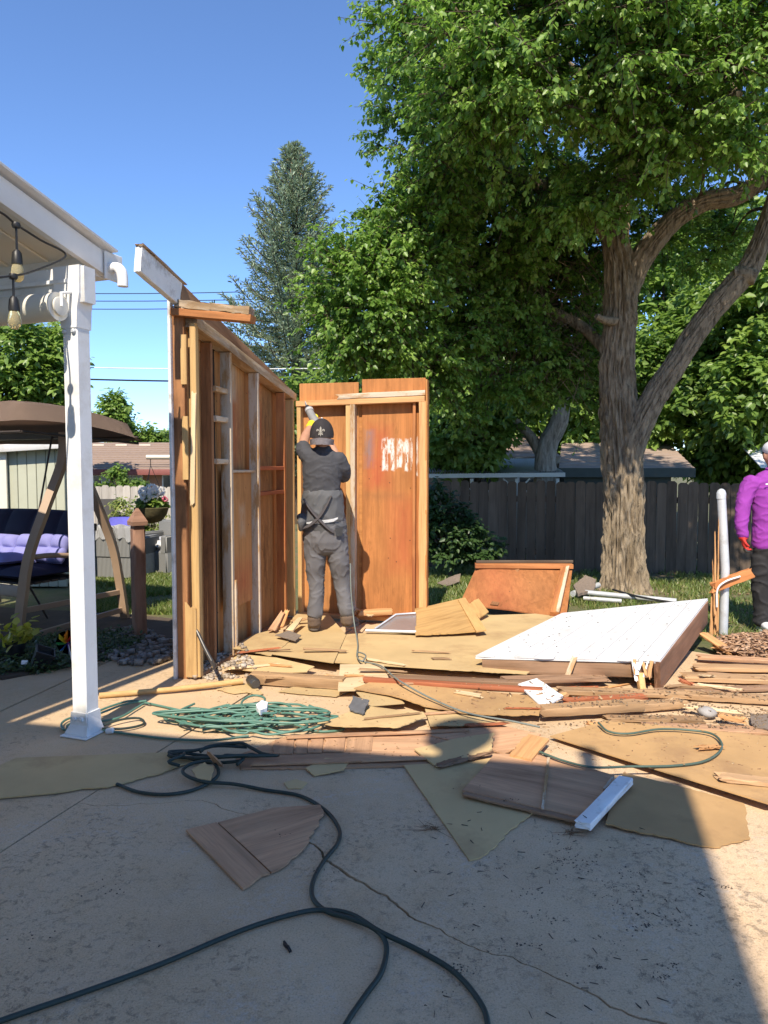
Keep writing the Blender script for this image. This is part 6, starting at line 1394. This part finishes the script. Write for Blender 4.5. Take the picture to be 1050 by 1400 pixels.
# cap worn backwards with the badge towards us
bm = bmesh.new(); hc = W(440, 590, .0)
for i in range(13):
    t = i/12*math.pi/2
prof = [(math.cos(t)*1.0, math.sin(t)) for t in [i/11*math.pi/2 for i in range(12)]]
rg = [[bm.verts.new((math.cos(2*math.pi*k/28)*.104*max(r, .02), math.sin(2*math.pi*k/28)*.122*max(r, .02), z*.125-.045*(1-z)*(1 if math.sin(2*math.pi*k/28) < 0 else .4))) for k in range(28)] for r, z in prof]
for a, b in zip(rg, rg[1:]):
    for k in range(28): bm.faces.new((a[k], a[(k+1) % 28], b[(k+1) % 28], b[k]))
bm.faces.new(rg[-1]); bmesh.ops.solidify(bm, geom=bm.faces[:], thickness=.004)
cp = from_bm('cap', bm, MT['cap'], wk, T(hc+Vector((0, 0, -.012))), 60)
bm = bmesh.new(); gr = []
for i in range(15):
    a = math.pi*(1.0+i/14); row = []
    for j in range(5):
        t = j/4; rx, ry = .105-.004*t, .119+.06*t*math.sin(math.pi*i/14)**.7
        row.append(bm.verts.new((math.cos(a)*rx, math.sin(a)*ry, -.05-.062*t-.014*abs(math.cos(a))*(1-t))))
    gr.append(row)
for i in range(14):
    for j in range(4): bm.faces.new((gr[i][j], gr[i+1][j], gr[i+1][j+1], gr[i][j+1]))
bmesh.ops.solidify(bm, geom=bm.faces[:], thickness=.004); from_bm('brim', bm, MT['brim'], cp, T(hc+Vector((0, 0, -.005))), 60)
bm = bmesh.new(); ellip(bm, hc+Vector((0, 0, .115)), (.008, .008, .005), 10); from_bm('button', bm, MT['paper'], cp)
def flat(bm, pts, c, rr=.124):
    vv = []
    for x, z in pts:
        y = -math.sqrt(max(.001, 1-(x/.098)**2))*rr*math.sqrt(max(.05, 1-((z+.01)/.15)**2)); vv.append(bm.verts.new(c+Vector((x, y-.006, z))))
    bm.faces.new(vv)
bm = bmesh.new(); c = hc+Vector((0, 0, -.004)); s = 1.0
flat(bm, [(0, .042), (.007, .028), (.0085, .016), (.005, -.004), (.004, -.036), (0, -.044), (-.004, -.036), (-.005, -.004), (-.0085, .016), (-.007, .028)], c)
for q in (1, -1):
    pts = [(.006*q, -.004), (.012*q, .010), (.021*q, .020), (.031*q, .018), (.036*q, .009), (.033*q, -.001), (.026*q, -.003), (.027*q, .005), (.022*q, .009), (.016*q, .003), (.009*q, -.010)]
    flat(bm, pts, c); flat(bm, [(.006*q, -.016), (.016*q, -.022), (.02*q, -.03), (.012*q, -.03), (.006*q, -.024)], c)
flat(bm, [(-.02, -.011), (.02, -.011), (.02, -.017), (-.02, -.017)], c)
bmesh.ops.solidify(bm, geom=bm.faces[:], thickness=.002); from_bm('badge', bm, plain('badge_thread', (.62, .58, .5), .7), cp)
# glove and tool
bm = bmesh.new(); gd = (W(431, 574, .46)-W(425, 583, .40))
hand_chains(bm, W(425, 583, .40), gd, (.5, .6, .6), (-.7, .4, .3), 1.12); limbc(bm, [W(423, 585, .385), W(427, 579, .43)], [.038, .04])
fuse('glove', bm, MT['yellow'], wk, .007, 2)
tl = thing('power_tool', 'grey reciprocating saw pushed into the top corner studs', 'power tool', W(427, 574, .45))
tube('tool_body', [W(436, 584, .40), W(431, 576, .46), W(427, 570, .5), W(424, 564, .54), W(423, 562, .56)], [.036, .04, .038, .034, .036], MT['tool'], tl, 16)
tube('collar', [W(423.5, 563, .55), W(422.5, 560, .57)], [.04, .04], plain('tool_collar', (.4, .39, .38), .4), tl, 16); tube('nose', [W(422.5, 560, .57), W(420, 556, .62)], [.03, .022], MT['dark_metal'], tl, 12); beam('blade', W(420, 556, .62), W(417, 550, .70), .004, .022, MT['steel'], tl)
# --- person in purple at the right edge
YP = 6.75
def V2(x, y, dy=0): return P(x, y, YP+dy)
pm = thing('person', 'person in purple sweatshirt and black trousers standing at right edge', 'person', V2(1060, 860))
bm = bmesh.new(); hc = V2(1058, 622, -.0)
ellip(bm, hc, (.078, .098, .118)); ellip(bm, hc+Vector((0, -.03, -.06)), (.058, .068, .06)); limbc(bm, [V2(1058, 636), V2(1060, 652)], [.056, .066])
limbc(bm, [hc+Vector((0, -.09, .02)), hc+Vector((0, -.112, -.02)), hc+Vector((0, -.098, -.03))], [.010, .015, .014], 10)
for sx in (-1, 1): ellip(bm, hc+Vector((sx*.08, .01, -.01)), (.012, .022, .034), 12); ellip(bm, hc+Vector((sx*.03, -.088, .022)), (.022, .014, .01), 10)
ellip(bm, hc+Vector((0, -.092, -.062)), (.026, .012, .006), 10); ellip(bm, hc+Vector((0, -.09, -.074)), (.022, .012, .007), 10)
ringloft(bm, [(V2(1060, 656), .1, .07), (V2(1060, 668), .14, .085), (V2(1060, 700), .14, .095), (V2(1060, 745), .14, .095)])
for pts, rad in (([V2(1027, 664), V2(1016, 695, -.02), V2(1016, 732, -.05)], [.045, .04, .03]), ([V2(1094, 664), V2(1105, 695, -.02), V2(1105, 732, -.05)], [.045, .04, .03]), ([V2(1044, 745), V2(1041, 800), V2(1042, 850)], [.085, .06, .045]), ([V2(1076, 745), V2(1079, 800), V2(1080, 850)], [.085, .06, .045]), ([V2(1042, 848), V2(1041, 852, -.05)], [.03, .02]), ([V2(1080, 848), V2(1082, 852, -.05)], [.03, .02])): limbc(bm, pts, rad)
fuse('body', bm, MT['skin'], pm, .010, 3)
for sx in (-1, 1):
    bm = bmesh.new(); ellip(bm, hc+Vector((sx*.03, -.092, .018)), (.012, .009, .007), 12); from_bm('eye', bm, MT['black'], pm, None, 60)
bm = bmesh.new(); ellip(bm, hc+Vector((0, .02, .02)), (.085, .095, .11)); from_bm('hair', bm, MT['hair'], pm, None, 60)
bm = bmesh.new(); ellip(bm, hc+Vector((0, .0, .055)), (.094, .115, .08)); limbc(bm, [hc+Vector((-.05, -.1, .045)), hc+Vector((0, -.15, .04)), hc+Vector((.05, -.1, .045))], [.02, .03, .02]); fuse('cap', bm, MT['lightcap'], pm, .008, 3)
bm = bmesh.new()
ringloft(bm, [(V2(1060, 643), .085, .075), (V2(1060, 648), .15, .09), (V2(1060, 658), .215, .115), (V2(1060, 680), .205, .135), (V2(1060, 715), .2, .135), (V2(1060, 746), .21, .14)], 32)
limbc(bm, [V2(1030, 658), V2(1021, 672), V2(1015, 697, -.02), V2(1014, 720, -.04), V2(1016, 733, -.05)], [.08, .074, .062, .056, .048]); limbc(bm, [V2(1090, 658), V2(1100, 672), V2(1106, 697, -.02), V2(1107, 720, -.04), V2(1105, 733, -.05)], [.08, .074, .062, .056, .048])
ss = fuse('sweatshirt', bm, MT['purple'], pm, .009, 3, (.008, 12, (.8, .8, 1.4)))
bm = bmesh.new(); add_tube(bm, [V2(1060, 641)+Vector((.08*math.cos(a), .07*math.sin(a)-.01, .006*math.sin(a))) for a in [2*math.pi*i/20 for i in range(21)]], .011, 8); from_bm('collar', bm, MT['purple'], ss, None, 60)
b = box('chest_mark', V2(1049, 662, -.125), (.03, .006, .012), MT['paper'], ss)
bm = bmesh.new()
ringloft(bm, [(V2(1060, 728), .19, .13), (V2(1060, 755), .195, .135), (V2(1060, 768), .18, .12)], 28)
for pts, rad in (([V2(1043, 762), V2(1041, 785), V2(1041, 805), V2(1043, 830), V2(1042, 850)], [.098, .092, .078, .075, .08]), ([V2(1077, 762), V2(1079, 785), V2(1080, 805), V2(1079, 830), V2(1080, 850)], [.098, .092, .078, .075, .08])): limbc(bm, pts, rad, 20)
fuse('trousers', bm, MT['blackpant'], pm, .010, 4, (.012, 8, (.7, .7, 1.5)))
for x, sg in ((1016, 1), (1105, -1)):
    bm = bmesh.new(); w = V2(x, 733, -.05); hand_chains(bm, w, (.02*sg, -.15, -1), (.3*sg, 1, 0), (sg, -.2, 0), 1.05); limbc(bm, [w+Vector((0, 0, .03)), w-Vector((0, 0, .02))], [.04, .042]); g = fuse('glove', bm, MT['red'], pm, .007, 2)
    for k, (o, L) in enumerate(((-.03, .06), (-.01, .07), (.011, .065), (.03, .05))):
        d = Vector((.02*sg, -.15, -1)).normalized(); si = Vector((.3*sg, 1, 0)).normalized(); kn = w+d*.1+si*o*1.05; limb_ = [kn+d*.012+Vector((.006*sg, 0, 0)), kn+d*.035+Vector((.016*sg, 0, 0)), kn+d*.034+Vector((.045*sg, 0, 0))]
        tube('fingertip', limb_, [.0122, .0122, .009], MT['dark_metal'], g, 8, 3)
for x in (1042, 1080):
    bm = bmesh.new(); g0 = V2(x, 858); g0.z = .035; ringloft(bm, [(g0+Vector((0, .06, .012)), .038, .04), (g0+Vector((0, 0, .02)), .043, .05, (1, 0, 0), (0, 0, 1)), (g0+Vector((0, -.1, .008)), .048, .036, (1, 0, 0), (0, 0, 1)), (g0+Vector((0, -.19, -.004)), .04, .024, (1, 0, 0), (0, 0, 1))], 18); limbc(bm, [g0+Vector((0, .02, .03)), g0+Vector((0, .02, .08))], [.05, .045])
    sh1 = fuse('shoe', bm, MT['shoe'], pm, .008, 3); 
    bm = bmesh.new(); ol = [g0+Vector(((.046+.006*math.sin(t))*math.cos(t*1.0), -.06-.15*math.sin(t), -.05)) for t in [2*math.pi*i/24 for i in range(24)]]; a1 = [bm.verts.new(p) for p in ol]; b1 = [bm.verts.new(p+Z*.022) for p in ol]; bm.faces.new(a1); bm.faces.new(b1)
    for i in range(24): bm.faces.new((a1[i], a1[(i+1) % 24], b1[(i+1) % 24], b1[i]))
    from_bm('sole', bm, MT['paper'], sh1)
